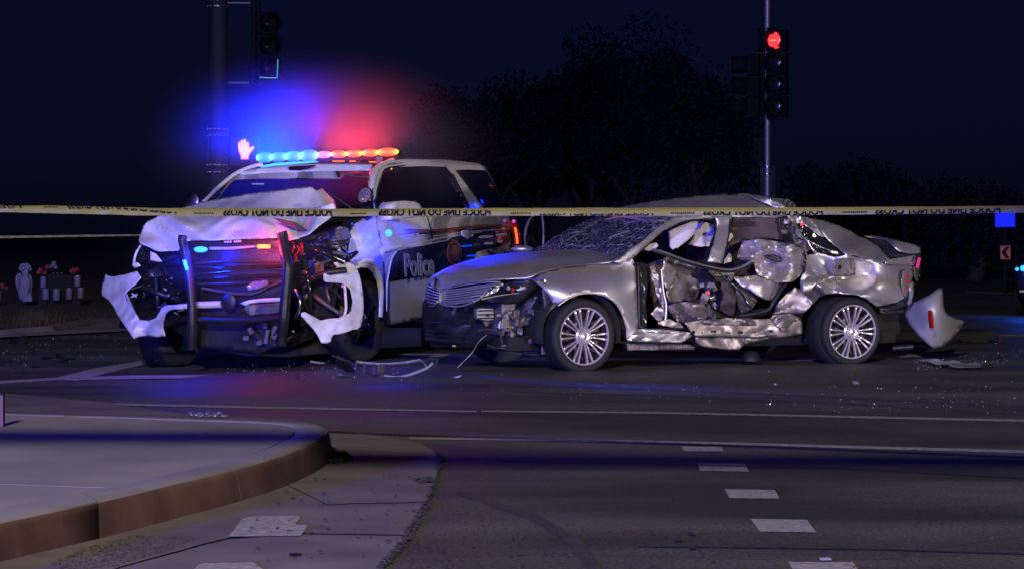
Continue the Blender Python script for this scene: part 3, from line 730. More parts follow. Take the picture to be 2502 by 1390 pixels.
for i in range(34):
    a = rr.uniform(0, 6.28); e = rr.uniform(-.2, 1.3); q = sq(214, 345, -.03) + Vector((math.cos(a) * math.cos(e) * .10, -.0 + math.sin(a) * math.cos(e) * .09, math.sin(e) * .10))
    mb.ball(q, rr.uniform(.022, .036), 8, 5)
mb.build('hair', 'stone', st, smooth=True)
for sx, lab in ((-1, 0), (1, 1)):
    w_ = [(170, 372), (140, 378), (124, 410), (126, 470), (142, 520), (166, 580), (176, 560), (172, 480), (180, 430)] if sx < 0 else [(240, 378), (256, 392), (268, 430), (268, 480), (258, 540), (250, 560), (250, 480), (240, 430)]
    wg = MB().prism([sq(x, y, .06) for x, y in w_], (0, .05, 0)).build('wing', 'stone', st, bevel=.012)
    for k in range(5):
        MB().tube([sq(w_[3][0] * .7 + 62 + k * (5 if sx < 0 else -1) - (0 if sx < 0 else 0), 400 + k * 10, .05), sq((w_[4][0] * .75 + 48) + k * (5 if sx < 0 else -1), 490 + k * 12, .05)], .009, 5).build('feather', 'stone', wg)
MB().prism([sq(198, 612, -.16), sq(285, 612, -.16), sq(270, 520, -.1), (sq(244, 560, -.12))], (0, .2, 0)).build('pedestal', 'stone', st, bevel=.02)
tb = thing('memorial_shelf', 'low dark wooden crate shelf behind the front candles', 'crate', tuple(sp(470, 590)))
a = sq(330, 500, .3); b = sq(660, 500, .3)
for (xa, xb) in ((320, 378), (606, 668)):
    p, q = sq(xa, 497, .18), sq(xb, 497, .18); MB().box(((p.x + q.x) / 2, p.y + .08, p.z / 2 - .04), (q.x - p.x + .03, .22, p.z - .02 + .1)).build('box', 'cloth_d', tb, bevel=.01)
p, q = sq(385, 385, .25), sq(600, 385, .25)
MB().box(((p.x + q.x) / 2, p.y + .1, p.z / 2 - .05), (q.x - p.x, .22, p.z + .1)).build('dark_board', 'matte', tb, bevel=.01)
def candle(x0, x1, y0, y1, label, dy=0):
    p, q = sq(x0, y1, dy), sq(x1, y0, dy); r_ = (q.x - p.x) / 2; h_ = q.z - p.z; c_ = ((p.x + q.x) / 2, p.y, p.z - .0)
    t = thing('candle_jar', label, 'candle', c_, 0, 'frosted candle jars at the roadside memorial')
    MB().lathe([(.001, 0), (r_ * .92, 0), (r_, .012), (r_, h_ * .9), (r_ * .86, h_ * .92), (r_ * .86, h_), (r_ * .78, h_), (r_ * .78, h_ * .5), (.001, h_ * .5)], c_, (0, 0, 1), 18).build('jar', 'wax', t, smooth=True)
    MB().tube([Vector(c_) + Vector((0, 0, h_ * .5)), Vector(c_) + Vector((.004, 0, h_ * .62))], .004, 5).build('wick', 'matte', t)
    MB().lathe([(r_ * .99, h_ * .94), (r_ * 1.05, h_ * .94), (r_ * 1.05, h_), (r_ * .99, h_)], c_, (0, 0, 1), 18, True).build('rim', 'clear', t, smooth=True)
candle(358, 416, 503, 597, 'candle jar in the front row nearest the angel')
candle(448, 510, 503, 602, 'second candle jar from the angel in the front row')
candle(558, 614, 500, 596, 'third candle jar from the angel in the front row')
candle(656, 710, 496, 585, 'front row candle jar farthest from the angel')
candle(320, 374, 405, 497, 'raised candle jar just right of the angel', .25)
candle(608, 664, 394, 488, 'raised candle jar at the right end of the memorial', .25)
candle(-50, 8, 520, 605, 'candle jar cut by the left edge of the picture')
def flowers(x, y, w_, h_, label, n, seed, m='flower'):
    t = thing('flower_bunch', label, 'flowers', tuple(sq(x, y + h_, .35)), 0); rr = random.Random(seed)
    base = sq(x, y + h_, .35)
    for i in range(n):
        p = sq(x + rr.uniform(-w_, w_), y + rr.uniform(-h_ * .5, h_ * .5), .35 + rr.uniform(-.06, .06))
        MB().tube([base, p], .004, 4).build('stem', 'leaf', t)
        fl = MB()
        for k in range(6):
            a = k * 1.05; d = Vector((math.cos(a), -.5, math.sin(a))); e = Vector((-math.sin(a), 0, math.cos(a)))
            fl.add([p, p + d * .022 + e * .014, p + d * .04, p + d * .022 - e * .014], [(0, 1, 2, 3)])
        fl.build('blossom', m, t, solid=.003)
flowers(345, 350, 50, 60, 'dim red flower bunch above the candle nearest the angel', 9, 1)
flowers(425, 300, 25, 60, 'dim bluish flower bunch at the top of the memorial', 6, 2, 'wax')
flowers(610, 345, 30, 40, 'small dim red flowers above the right raised candle', 5, 3)
flowers(5, 490, 22, 40, 'red flowers at the left edge of the picture', 5, 4)
for k, x in enumerate((440, 468, 505)):
    MB().ball(sq(x, 376, .2), .014, 8, 5).build('led_bead', 'wax', tb, smooth=True)

# ------------------------------------------------------------------ patrol cars: one at the right edge, one left of the viewer, one added on the right
def patrol(PF, label, lights, extra):
    o0 = PF.pt(2.4, .93, 0)
    pc = thing('patrol_car', label, 'car', (o0.x, o0.y, 0))
    secs = [(0, .30, .72, .12), (.15, .22, .82, .04), (.6, .2, .98, 0), (1.35, .2, 1.04, 0), (1.9, .2, 1.5, .14), (2.6, .2, 1.56, .14), (3.7, .2, 1.52, .14), (4.5, .22, 1.15, .02), (4.9, .3, 1.0, .08)]
    rows = []
    for u_, z0_, z1_, ins in secs:
        rows.append([PF.pt(u_, v_, z_) for v_, z_ in ((.12, z0_), (.02, z0_ + .1), (0, min(.7, z1_ - .1)), (ins + .03, min(.98, z1_ - .04)), (ins + .22, z1_), (.93, z1_ + .03), (1.64 - ins, z1_), (1.83 - ins, min(.98, z1_ - .04)), (1.86, min(.7, z1_ - .1)), (1.84, z0_ + .1), (1.74, z0_))])
    mb = MB().grid(rows); k = 11; mb.f += [tuple(range(k)), tuple(range(len(mb.v) - k, len(mb.v)))]
    mb.build('body', 'gloss', pc, smooth=True, sub=1)
    for s_ in (0, 1):
        v1, v2 = (.16, .10) if s_ == 0 else (1.70, 1.76)
        MB().grid([[PF.pt(1.95, v2, 1.06), PF.pt(2.05, v1 - .005, 1.44)], [PF.pt(2.7, v2 - .0, 1.06), PF.pt(2.7, v1 - .005, 1.48)], [PF.pt(3.6, v2, 1.06), PF.pt(3.6, v1, 1.44)]]).build('side_window', 'glass', pc, solid=.01)
    for u_ in (.9, 3.85):
        for v_ in (-.01, 1.65):
            c_ = PF.pt(u_, v_ + .11, .33); wh = MB().lathe([(.2, -.11), (.32, -.11), (.335, -.08), (.335, .08), (.32, .11), (.2, .11)], c_, PF.ax['v'], 26, True).build('wheel', 'rubber', pc, smooth=True)
            MB().lathe([(.001, -.06), (.2, -.08), (.21, -.1)], c_, PF.ax['v'], 20).build('rim', 'steel', wh, smooth=True)
    MB().fbox(PF, (-.05, .0), (.33, 1.53), (.52, .72)).build('grille', 'matte', pc, bevel=.01)
    MB().fbox(PF, (-.07, .0), (.1, 1.76), (.35, .40)).build('bumper_trim', 'chrome', pc, bevel=.01)
    MB().fbox(PF, (1.75, 2.05), (.35, 1.5), (1.58, 1.66)).build('light_bar', 'gloss', pc, bevel=.02)
    for q, r_ in lights: MB().ball(q, r_, 12, 8).build('blue_light', 'blue_led2', pc, smooth=True)
    for q, p_, c_ in extra: lamp('blue_lamp', q, p_, c_, pc, .08)
PF = Frame((sigpt(2474, 772, 40).x, 40, 0), (.27, .963, 0), (.963, -.27, 0), (0, 0, 1))
patrol(PF, 'dark patrol car with blue lights cut by the right edge', [(sigpt(x, y, 39.93), r_) for x, y, r_ in ((2485, 658, .028), (2500, 656, .045), (2524, 655, .05))], [(sigpt(x, 652, 39.8), 14, (0, .12, 1)) for x in (2500, 2524)])
PF2 = Frame((-9., -7.0, 0), (-.3, -.954, 0), (-.954, .3, 0), (0, 0, 1))
patrol(PF2, 'patrol car left of the viewer and out of view, its blue roof lights flashing', [(PF2.pt(1.74, v_, 1.62), .05) for v_ in (.5, .8, 1.1, 1.4)], [(PF2.pt(1.5, v_, 2.3), 22000, (.05, .06, 1)) for v_ in (.55, 1.3)])
PF3 = Frame((17.6, 4.0, 0), (.6, -.8, 0), (-.8, -.6, 0), (0, 0, 1))  # unseen car added to carry fill beams for the sedan
patrol(PF3, 'added patrol car out of view on the right, its headlights filling in light on the silver car', [], [])
for v_ in (.3, 1.56):
    q = PF3.pt(-.12, v_, .70); hl3 = [o for o in bpy.data.objects if o.name.startswith('patrol_car')][-1]
    MB().ball(q + Vector((.04, -.05, 0)), .09, 14, 8).build('headlight', 'clear', hl3, smooth=True)
    lamp('headlight_fill', q + Vector((-.1, .13, 0)), 7000, (1, .87, .82), hl3, .22, spot=20, aim=(.8, 25, .75), blend=.7)  # added fill, aimed to put highlights on the sedan's side
# ------------------------------------------------------------------ the silver sedan
S = Frame((.648, 24.1, 0), (.8897, .4568, 0), (-.4568, .8897, 0), (0, 0, 1))
car = thing('wrecked_sedan', 'silver saloon car with its side and rear crushed, nose towards the police car', 'car', (.648, 24.1, 0), math.atan2(.4568, .8897))
P = lambda name, out, ctrl, m='silver', mapf=None, par=car, **k: panel(name, S, 'v', out, ctrl, m, par, mapf=mapf, **k)
def Sv(px, py, v): return S.hit(px, py, 'v', v)
def Su(px, py, u): return S.hit(px, py, 'u', u)
def uw(p): a = S.loc(p); return a[0], a[2]

# wheels: tyre, rim, hub, twenty spokes
def sedan_wheel(px, py, v, lean=0., yaw=0., tr=.325, rr_=.262):
    c = Sv(px, py, v); ax = (Matrix.Rotation(yaw, 3, 'Z') @ (-S.ax['v']) + Vector((0, 0, lean))).normalized()   # points to the viewer
    wh = bpy.data.objects.new('wheel', None); C.objects.link(wh); wh.parent = car
    q = ax.to_track_quat('Y', 'Z').to_euler(); Mw = Matrix.Translation(c) @ q.to_matrix().to_4x4()
    inv = wm(car).inverted() @ Mw; wh.location = inv.translation; wh.rotation_euler = inv.to_euler()
    A = lambda r, a, h: c + ax * h + (e1 * math.cos(a) + e2 * math.sin(a)) * r
    e1 = ax.orthogonal().normalized(); e2 = ax.cross(e1)
    prof = [(rr_ * .97, 0), (rr_ + .012, .012), (rr_ + .03, .016), (tr - .02, .010), (tr - .006, -.006), (tr, -.03), (tr, -.19), (tr - .02, -.215), (rr_, -.22), (rr_ - .03, -.2), (rr_ - .03, -.02)]
    MB().lathe(prof, c, ax, 56, True).build('tyre', 'rubber', wh, smooth=True)
    MB().lathe([(rr_ * .985, .004), (rr_ * .985, .010), (rr_ * .93, .004), (rr_ * .90, -.012), (rr_ * .88, -.10), (.08, -.13), (.001, -.13)], c, ax, 56).build('rim', 'rimdark', wh, smooth=True)
    MB().lathe([(rr_ * .99, .002), (rr_ * .985, .014), (rr_ * .955, .014), (rr_ * .93, .004)], c, ax, 64).build('rim_lip', 'rim', wh, smooth=True)
    first = None
    for k in range(20):
        a = k * math.pi / 10 + (.045 if k % 2 else -.045) + .05
        r0, r1 = .075, rr_ * .95; vs = []
        for r, wd, h in ((r0, .0075, -.006), (r0 + .05, .009, -.002), (r1 - .03, .0135, -.002), (r1, .015, .006)):
            w0 = wd
            for s_, dh in ((-1, -.014), (-.35, 0), (.35, 0), (1, -.014)): vs.append(A(r, a + s_ * w0 / r, h + dh))
        fs = [(i * 4 + j, i * 4 + j + 1, i * 4 + j + 5, i * 4 + j + 4) for i in range(3) for j in range(3)]
        MB().add(vs, fs).build('spoke', 'rim', wh, smooth=True, solid=.006)
    MB().lathe([(.082, -.03), (.082, -.004), (.07, .004), (.045, -.008), (.034, -.008), (.03, .008), (.001, .012)], c, ax, 30).build('hub', 'rim', wh, smooth=True)
    for k in range(5): MB().ball(A(.056, k * 1.2566, 0), .009, 8, 5).build('lug_nut', 'chrome', wh, smooth=True)
    MB().lathe([(.17, -.14), (.17, -.125), (.07, -.12)], c, ax, 30).build('brake_disc', 'rust', wh, smooth=True)
    return wh
sedan_wheel(1427, 821, .0, tr=.336, yaw=R(4))
sedan_wheel(2082, 810, -.01, lean=-.03, yaw=R(-3), tr=.322, rr_=.258)
for u_ in (0.02, 2.86):      # far side wheels
    c = S.pt(u_, 1.74, .33)
    wf = MB().lathe([(.2, -.1), (.32, -.11), (.33, -.08), (.33, .08), (.32, .11), (.2, .11)], c, S.ax['v'], 26, True).build('wheel', 'rubber', car, smooth=True)
    MB().lathe([(.001, .06), (.2, .08), (.22, .1)], c, S.ax['v'], 20).build('rim', 'rimdark', wf, smooth=True)
# rear tyre carcass bulging behind the rim (pushed in)
MB().lathe([(.25, -.1), (.31, -.12), (.33, -.08), (.33, .06), (.30, .10), (.22, .1)], Sv(2048, 808, .17), S.ax['v'], 30, True).build('inner_tyre_wall', 'rubber', car, smooth=True)

# hull: dark floor and engine bay, silver far side
mb = MB(); mb.fbox(S, (-.62, 3.6), (.30, 1.70), (.17, .30)); mb.build('floor_pan', 'matte', car, bevel=.03)
mb = MB(); mb.fbox(S, (.42, .62), (.25, 1.7), (.25, .86)); mb.build('bulkhead', 'matte', car, bevel=.03)
MB().fbox(S, (-.62, .35), (.42, 1.55), (.30, .66)).build('engine_block', 'dmetal', car, bevel=.04)
far = [(-.5, .25, .80), (-.3, .2, .86), (.6, .2, .94), (1.6, .2, .92), (2.8, .2, .93), (3.55, .25, .95), (3.75, .35, .9)]
rows = [[S.pt(u_, 1.62, z0), S.pt(u_, 1.83, z0 + .05), S.pt(u_, 1.86, (z0 + z1) / 2), S.pt(u_, 1.80, z1 - .05), S.pt(u_, 1.66, z1)] for u_, z0, z1 in far]
MB().grid(rows).build('far_side_panel', 'silver', car, smooth=True, solid=.01)
# front wheel arch liner
arc = [S.pt(.40 * math.cos(t), v_, .33 + .40 * math.sin(t)) for t in [R(k) for k in range(-12, 193, 12)] for v_ in (.05, .5)]
MB().grid([[arc[2 * i], arc[2 * i + 1]] for i in range(len(arc) // 2)]).build('arch_liner', 'matte', car, smooth=True, solid=.01)
MB().fbox(S, (-.4, .4), (.45, .5), (.2, .75)).build('arch_wall', 'matte', car)
arc = [S.pt(2.85 + .42 * math.cos(t), v_, .33 + .42 * math.sin(t)) for t in [R(k) for k in range(-12, 193, 12)] for v_ in (.2, .6)]
MB().grid([[arc[2 * i], arc[2 * i + 1]] for i in range(len(arc) // 2)]).build('arch_liner', 'matte', car, smooth=True, solid=.01)
MB().fbox(S, (2.4, 3.6), (.55, .62), (.2, .8)).build('arch_wall', 'matte', car)

# front wing
P('front_wing', [(1301, 684), (1322, 667), (1352, 659), (1382, 653), (1440, 647), (1500, 643), (1525, 637), (1545, 630), (1551, 645), (1556, 720), (1559, 799), (1556, 828), (1531, 830), (1529, 800), (1522, 775), (1512, 752), (1499, 737), (1486, 728), (1468, 720), (1448, 716), (1426, 716), (1400, 722), (1380, 733), (1364, 746), (1352, 742), (1340, 722), (1322, 700)],
  [(1322, 667, .20), (1382, 653, .19), (1500, 643, .14), (1545, 634, .07), (1340, 700, .06), (1360, 742, .02), (1440, 685, .03), (1426, 712, -.035), (1500, 690, .0), (1555, 700, .0), (1556, 826, .0), (1531, 826, .02), (1512, 752, -.03), (1380, 733, -.03), (1470, 665, .08), (1400, 672, .09), (1552, 655, .05), (1555, 720, .014), (1557, 800, .014), (1543, 720, .0), (1543, 800, .0), (1530, 700, -.002)], step=9, thick=.004, sub=1)
# arch lip
ptube('arch_lip', S, 'v', [(1364, 747, -.02), (1381, 734, -.03), (1402, 723, -.035), (1427, 717, -.038), (1450, 717, -.038), (1470, 721, -.036), (1488, 729, -.034), (1500, 738, -.032), (1513, 753, -.03), (1523, 776, -.02), (1530, 800, 0), (1532, 828, .01)], .006, 'silver', car)
# bonnet: lofted from its near edge, its crown and its far edge
near = [(1079, 709), (1104, 701), (1142, 693), (1197, 686), (1260, 682), (1294, 681), (1322, 667), (1382, 654), (1500, 643), (1540, 627)]
crown = [(1062, 676), (1080, 664), (1100, 655), (1130, 645), (1165, 634), (1205, 626), (1250, 619), (1310, 614), (1400, 611), (1500, 609)]
nv = [.86, .74, .56, .38, .24, .20, .20, .20, .15, .12]
rows = []
for (nx, ny), (cx_, cy_), v_ in zip(near, crown, nv):
    A_ = Sv(nx, ny, v_); B_ = Sv(cx_, cy_, .95); a = S.loc(A_); b = S.loc(B_); row = []
    fv = 1.9 - v_; fu = a[0] if v_ < .5 else b[0] + (a[0] - b[0]) * .9; fw = min(a[2], b[2] - .01)
    for k in range(11):
        t = k / 10
        if t <= .5: s_ = t * 2; u_ = a[0] + (b[0] - a[0]) * s_; v2 = a[1] + (.95 - a[1]) * s_; w_ = a[2] + (b[2] - a[2]) * math.sin(s_ * math.pi / 2) ** .85
        else: s_ = (t - .5) * 2; u_ = b[0] + (fu - b[0]) * s_; v2 = .95 + (fv - .95) * s_; w_ = b[2] + (fw - b[2]) * (1 - math.cos(s_ * math.pi / 2))
        w_ += .012 * math.exp(-((t - .22) / .05) ** 2) + .012 * math.exp(-((t - .78) / .05) ** 2)
        row.append(S.pt(u_, v2, w_))
    rows.append(row)
MB().grid(rows).build('bonnet', 'silver', car, smooth=True, sub=2, solid=.012)
# dark shut line between bonnet and wing
ptube('shut_line', S, 'v', [(1294, 682.5, .20), (1322, 668.5, .199), (1382, 655, .198), (1440, 649, .17), (1500, 644.5, .148)], .006, 'matte', car)
# split wing grille
GV = {}
def gu(x):      # depth u of the nose at photo column x
    return idw([(1037, 0, -.84), (1055, 0, -.95), (1075, 0, -.985), (1100, 0, -.97), (1140, 0, -.93), (1190, 0, -.85), (1230, 0, -.76), (1260, 0, -.70)], x, 0)
def gbar(name, pts, r, m, par, mapf=r3, dz=0, flat=1.):
    Q = [mapf(*p) for p in pts]; return MB().tube(spl([Su(x, y, gu(x) + dz) for x, y in Q]), r, 6, flat=flat).build(name, m, par, smooth=True)
gr = panel('grille', S, 'u', [r3(*p) for p in [(300, 470), (430, 435), (560, 415), (720, 398), (810, 402), (760, 450), (650, 530), (590, 565), (480, 608), (380, 612), (290, 595), (283, 530)]],
           [(x, 720, gu(x) + .035) for x in (1075, 1100, 1140, 1190, 1225)], 'black', car, step=14, sub=0)
rn = [(292, 478, 808, 404), (287, 498, 770, 428), (283, 518, 735, 455), (283, 537, 700, 482), (283, 556, 665, 512), (285, 574, 625, 543), (290, 592, 580, 568)]
for x0, y0, x1, y1 in rn:
    gbar('slat', [(x0, y0 + 2), ((x0 * 2 + x1) / 3, (y0 * 2 + y1) / 3 + 7), ((x0 + x1 * 2) / 3, (y0 + y1 * 2) / 3 + 4), (x1, y1)], .0085, 'bright', gr)
gbar('grille_frame', [(293, 470), (430, 436), (560, 414), (720, 396), (812, 400)], .007, 'bright', gr)
gbar('grille_frame', [(300, 470), (284, 510), (282, 560), (295, 598), (380, 614), (480, 610), (590, 568), (660, 522)], .008, 'bright', gr)
gl = panel('grille', S, 'u', [r3(*p) for p in [(188, 398), (225, 425), (272, 485), (262, 540), (240, 590), (205, 612), (160, 595), (135, 560), (140, 500), (160, 440)]],
           [(x, 720, gu(x) + .035) for x in (1037, 1050, 1062, 1075)], 'black', car, step=12, sub=0)
for x0, y0, x1, y1 in [(186, 408, 232, 440), (172, 432, 256, 470), (160, 458, 266, 496), (150, 484, 268, 520), (144, 510, 262, 544), (140, 536, 254, 568), (146, 566, 240, 590)]:
    gbar('slat', [(x0, y0), ((x0 + x1) / 2, (y0 + y1) / 2 + 5), (x1, y1)], .0075, 'bright', gl)
gbar('grille_frame', [(188, 396), (225, 424), (274, 484), (264, 545), (240, 592), (205, 616), (160, 598), (132, 560), (140, 500), (162, 440), (186, 398)], .006, 'bright', gl)
Q = [Su(*r3(x, y), -1.0) for x, y in ((270, 500), (300, 480), (300, 560), (270, 585), (262, 560))]
MB().prism(Q, S.ax['u'] * .03).build('grille_badge', 'chrome', gl, bevel=.004)
# far side nose of the wing, blue lit
P('nose_panel', [r3(*p) for p in [(186, 396), (200, 350), (215, 330), (290, 300), (330, 330), (372, 378), (372, 432), (292, 470), (272, 480), (228, 424)]], [(1050, 690, 1.25), (1060, 672, 1.1), (1090, 680, .96), (1100, 695, .80), (1075, 708, .95), (1062, 700, 1.1)], step=10, sub=1, thick=.004)
# headlamp remains
hl = P('headlamp', [r3(*p) for p in [(640, 545), (700, 480), (830, 410), (950, 385), (1090, 380), (1210, 384), (1218, 400), (1160, 425), (1110, 470), (1040, 540), (980, 590), (870, 600), (760, 588), (650, 560)]],
       [(1180, 725, .46), (1220, 700, .36), (1260, 690, .26), (1300, 688, .18), (1260, 735, .28)], 'gloss', step=9, sub=1)
def hp(name, pts, v_, m, par=hl, th=.02):
    return MB().prism([Sv(*r3(*p), v_ if not isinstance(v_, dict) else 0) for p in pts], S.ax['v'] * th).build(name, m, par, bevel=.004)
hp('reflector', [(636, 548), (640, 520), (700, 470), (830, 408), (862, 410), (780, 490), (700, 520)], .33, 'clear')
hp('reflector', [(950, 465), (1010, 440), (1110, 418), (1150, 424), (1040, 465), (985, 478)], .21, 'clear')
hp('lamp_frame', [(640, 545), (800, 512), (960, 490), (1030, 486), (1030, 498), (900, 512), (760, 534), (650, 560)], .25, 'chrome', th=.01)
for x, y, s_, m_ in ((885, 455, .022, 'clear'), (925, 468, .02, 'red_lens'), (960, 465, .012, 'clear'), (992, 438, .014, 'chrome'), (885, 435, .012, 'chrome'), (1010, 395, .008, 'clear'), (920, 495, .010, 'red_lens')):
    MB().ball(Sv(*r3(x, y), .24), s_, 10, 6).build('bulb', m_, hl, smooth=True)
gbar('bonnet_seal', [(380, 440), (520, 412), (720, 388), (950, 376), (1080, 374), (1215, 388)], .006, 'chrome', car)
# nose without its bumper: crash bar, brackets, wiring, radiator support
bay = P('engine_bay', [r3(*p) for p in [(130, 560), (290, 600), (480, 612), (600, 570), (760, 590), (980, 590), (1080, 500), (1180, 430), (1330, 590), (1240, 700), (1230, 1050), (900, 1030), (700, 960), (560, 990), (200, 980), (140, 900), (110, 700)]],
        [(1040, 760, 1.45), (1075, 760, 1.0), (1140, 760, .75), (1200, 780, .55), (1300, 780, .34), (1330, 730, .22)], 'black', step=18, amp=.04, seed=4)
P('wing_liner', [r3(*p) for p in [(1180, 430), (1240, 480), (1330, 590), (1330, 560), (1345, 600), (1260, 680), (1225, 1040), (1180, 1040), (1185, 760), (1210, 650), (1200, 560)]], [(1320, 700, .12), (1330, 800, .14)], 'dmetal', step=12, amp=.02, seed=5)
hp2 = lambda name, pts, v_, m, th=.03, bev=.006: MB().prism([Sv(*r3(*p), v_) for p in pts], S.ax['v'] * th).build(name, m, car, bevel=bev)
hp2('crash_bar', [(600, 640), (640, 628), (755, 634), (760, 735), (700, 742), (605, 728)], .50, 'pole', .06)
for y in (655, 690, 722): gb = MB().tube([Sv(*r3(612, y), .49), Sv(*r3(757, y - 4), .47)], .007, 6).build('crash_bar_rib', 'chrome', car)
hp2('bracket', [(765, 645), (930, 655), (930, 700), (900, 750), (770, 735)], .5, 'maroon', .05)
hp2('bracket', [(660, 745), (735, 750), (720, 790), (680, 795)], .46, 'dmetal')
hp2('wiring_tag', [(800, 765), (815, 745), (832, 770), (812, 815), (788, 800)], .38, 'white', .004, .0)
P('frame_rail', [r3(*p) for p in [(1160, 575), (1215, 560), (1225, 600), (1170, 700), (1150, 800), (1165, 930), (1130, 950), (1060, 945), (1065, 910), (1100, 890), (1110, 780), (1130, 680)]], .26, 'rust', step=8, amp=.012, seed=6)
P('frame_rail', [r3(*p) for p in [(905, 830), (940, 845), (942, 965), (830, 975), (815, 962), (900, 940)]], .34, 'rust', step=8, amp=.012, seed=7)
P('radiator_part', [r3(*p) for p in [(935, 650), (990, 640), (985, 700), (1120, 715), (1130, 760), (980, 800), (930, 770)]], .33, 'rust', step=9, amp=.03, seed=8)
P('radiator_part', [r3(*p) for p in [(1030, 590), (1110, 560), (1120, 640), (1050, 650)]], .32, 'dmetal', step=9, amp=.03, seed=9)
for k, pts in enumerate([[(820, 750), (840, 820), (820, 880), (835, 950)], [(880, 810), (930, 820), (1000, 880), (1060, 885)], [(700, 960), (760, 985), (820, 985), (900, 1000)], [(950, 740), (960, 780), (1010, 790)], [(1180, 500), (1190, 560), (1225, 520)], [(620, 830), (700, 820), (780, 830)],
                     [(690, 870), (620, 930), (560, 1030), (430, 1160)], [(850, 1020), (1000, 1035), (1100, 1045), (1160, 1050)]]):
    ptube('wire', S, 'v', [(x, y, .36 + .05 * math.sin(k + x)) for x, y in pts], .006, 'dmetal', car, mapf=r3, seg=5)
for k in range(9):
    x = rnd.uniform(780, 1150); y = rnd.uniform(620, 960); q = Sv(*r3(x, y), rnd.uniform(.28, .4))
    MB().box(q, (rnd.uniform(.02, .07), .03, rnd.uniform(.02, .06)), Matrix.Rotation(rnd.uniform(0, 3), 4, 'Y')).build('engine_part', rnd.choice(['rust', 'dmetal', 'dmetal', 'black']), car, bevel=.006)
lg = P('lower_grille', [r3(*p) for p in [(120, 770), (200, 750), (590, 770), (600, 930), (560, 950), (150, 905), (120, 850)]], [(1035, 800, 1.5), (1075, 800, 1.02), (1140, 810, .78), (1165, 810, .7)], 'black', step=18, amp=.01)
for y0, y1, m_ in ((905, 942, 'navy'), (760, 775, 'black'), (830, 850, 'black'), (870, 890, 'black')):
    MB().tube([Sv(*r3(150, y0), 1.2), Sv(*r3(320, (y0 + y1) / 2), .92), Sv(*r3(570, y1), .72)], .016 if m_ == 'navy' else .009, 6).build('lower_slat', 'white' if m_ == 'navy' else 'dmetal', lg, smooth=True).data.materials[0] = M['black']
MB().box(Sv(*r3(400, 967), .8), (.03, .01, .012)).build('tow_cap', mat('yellow_cap', (.5, .35, .02)), car)

# greenhouse: pillars, roof, windscreen
ws = panel('windscreen', S, 'v', [(1302, 612), (1350, 582), (1395, 556), (1440, 536), (1480, 524), (1650, 520), (1640, 536), (1600, 560), (1560, 592), (1528, 622), (1500, 622), (1400, 618)],
      [(1302, 612, 1.70), (1440, 536, 1.55), (1480, 524, 1.5), (1650, 520, .32), (1600, 560, .25), (1528, 622, .14), (1500, 622, .25), (1400, 618, .9), (1560, 560, .5), (1500, 560, .8), (1450, 580, 1.0), (1350, 600, 1.35)], 'crack', car, step=22, amp=.02, seed=3, thick=.005)
rw = random.Random(77)
for k in range(34):
    x = rw.uniform(1380, 1590); y = rw.uniform(538, 612); L = rw.uniform(14, 60); a = rw.uniform(-.75, .1)
    p_ = [(x, y), (x + L * .5 * math.cos(a), y + L * .5 * math.sin(a) + rw.uniform(-3, 3)), (x + L * math.cos(a), y + L * math.sin(a))]
    if any(not inside(u_, v_, [(1310, 610), (1440, 540), (1636, 532), (1560, 590), (1528, 616)]) for u_, v_ in p_): continue
    wd = rbf([(1302, 612, 1.70), (1440, 536, 1.55), (1480, 524, 1.5), (1650, 520, .32), (1600, 560, .25), (1528, 622, .14), (1500, 622, .25), (1400, 618, .9), (1560, 560, .5), (1500, 560, .8), (1450, 580, 1.0), (1350, 600, 1.35)])
    MB().tube([Sv(u_, v_, wd(u_, v_) - .03) for u_, v_ in p_], rw.choice([.0018, .0025, .0035]), 5).build('crack_line', 'bright', ws)
def bar4(name, out, ctrl, m='silver', **k): return P(name, [r4(*p) for p in out], ctrl, m, **k)
bar4('front_pillar', [(-5, 545), (70, 500), (110, 455), (200, 398), (330, 282), (440, 212), (560, 196), (700, 190), (850, 190), (850, 225), (745, 222), (690, 232), (620, 232), (520, 246), (440, 275), (350, 322), (270, 395), (200, 455), (150, 505), (110, 540), (40, 555)],
     [(1523, 625, .10), (1566, 590, .13), (1610, 553, .22), (1646, 530, .30), (1700, 525, .34), (1780, 528, .36)], step=9, sub=1, thick=.02)
ptube('pillar_seal', S, 'v', [(155, 500, .12), (205, 458, .135), (272, 398, .17), (352, 325, .23), (442, 278, .28), (520, 248, .31), (620, 234, .33), (700, 232, .34), (738, 250, .34), (754, 290, .33), (742, 350, .30), (705, 440, .24), (672, 512, .2)], .010, 'black', car, mapf=r4)
bar4('centre_pillar', [(745, 212), (870, 205), (862, 262), (845, 330), (826, 420), (806, 500), (795, 556), (690, 545), (715, 470), (745, 380), (762, 300), (758, 245)],
     [(1770, 530, .30), (1770, 600, .18), (1745, 640, .12), (1790, 560, .26)], 'silver', step=11, amp=.018, seed=12, thick=.02)
ptube('pillar_seal', S, 'v', [(862, 230, .28), (850, 310, .25), (832, 400, .2), (812, 490, .16), (800, 560, .13)], .014, 'black', car, mapf=r4)
ptube('pillar_seal', S, 'v', [(772, 240, .28), (776, 330, .24), (752, 420, .18), (722, 520, .12)], .006, 'maroon', car, mapf=r4)
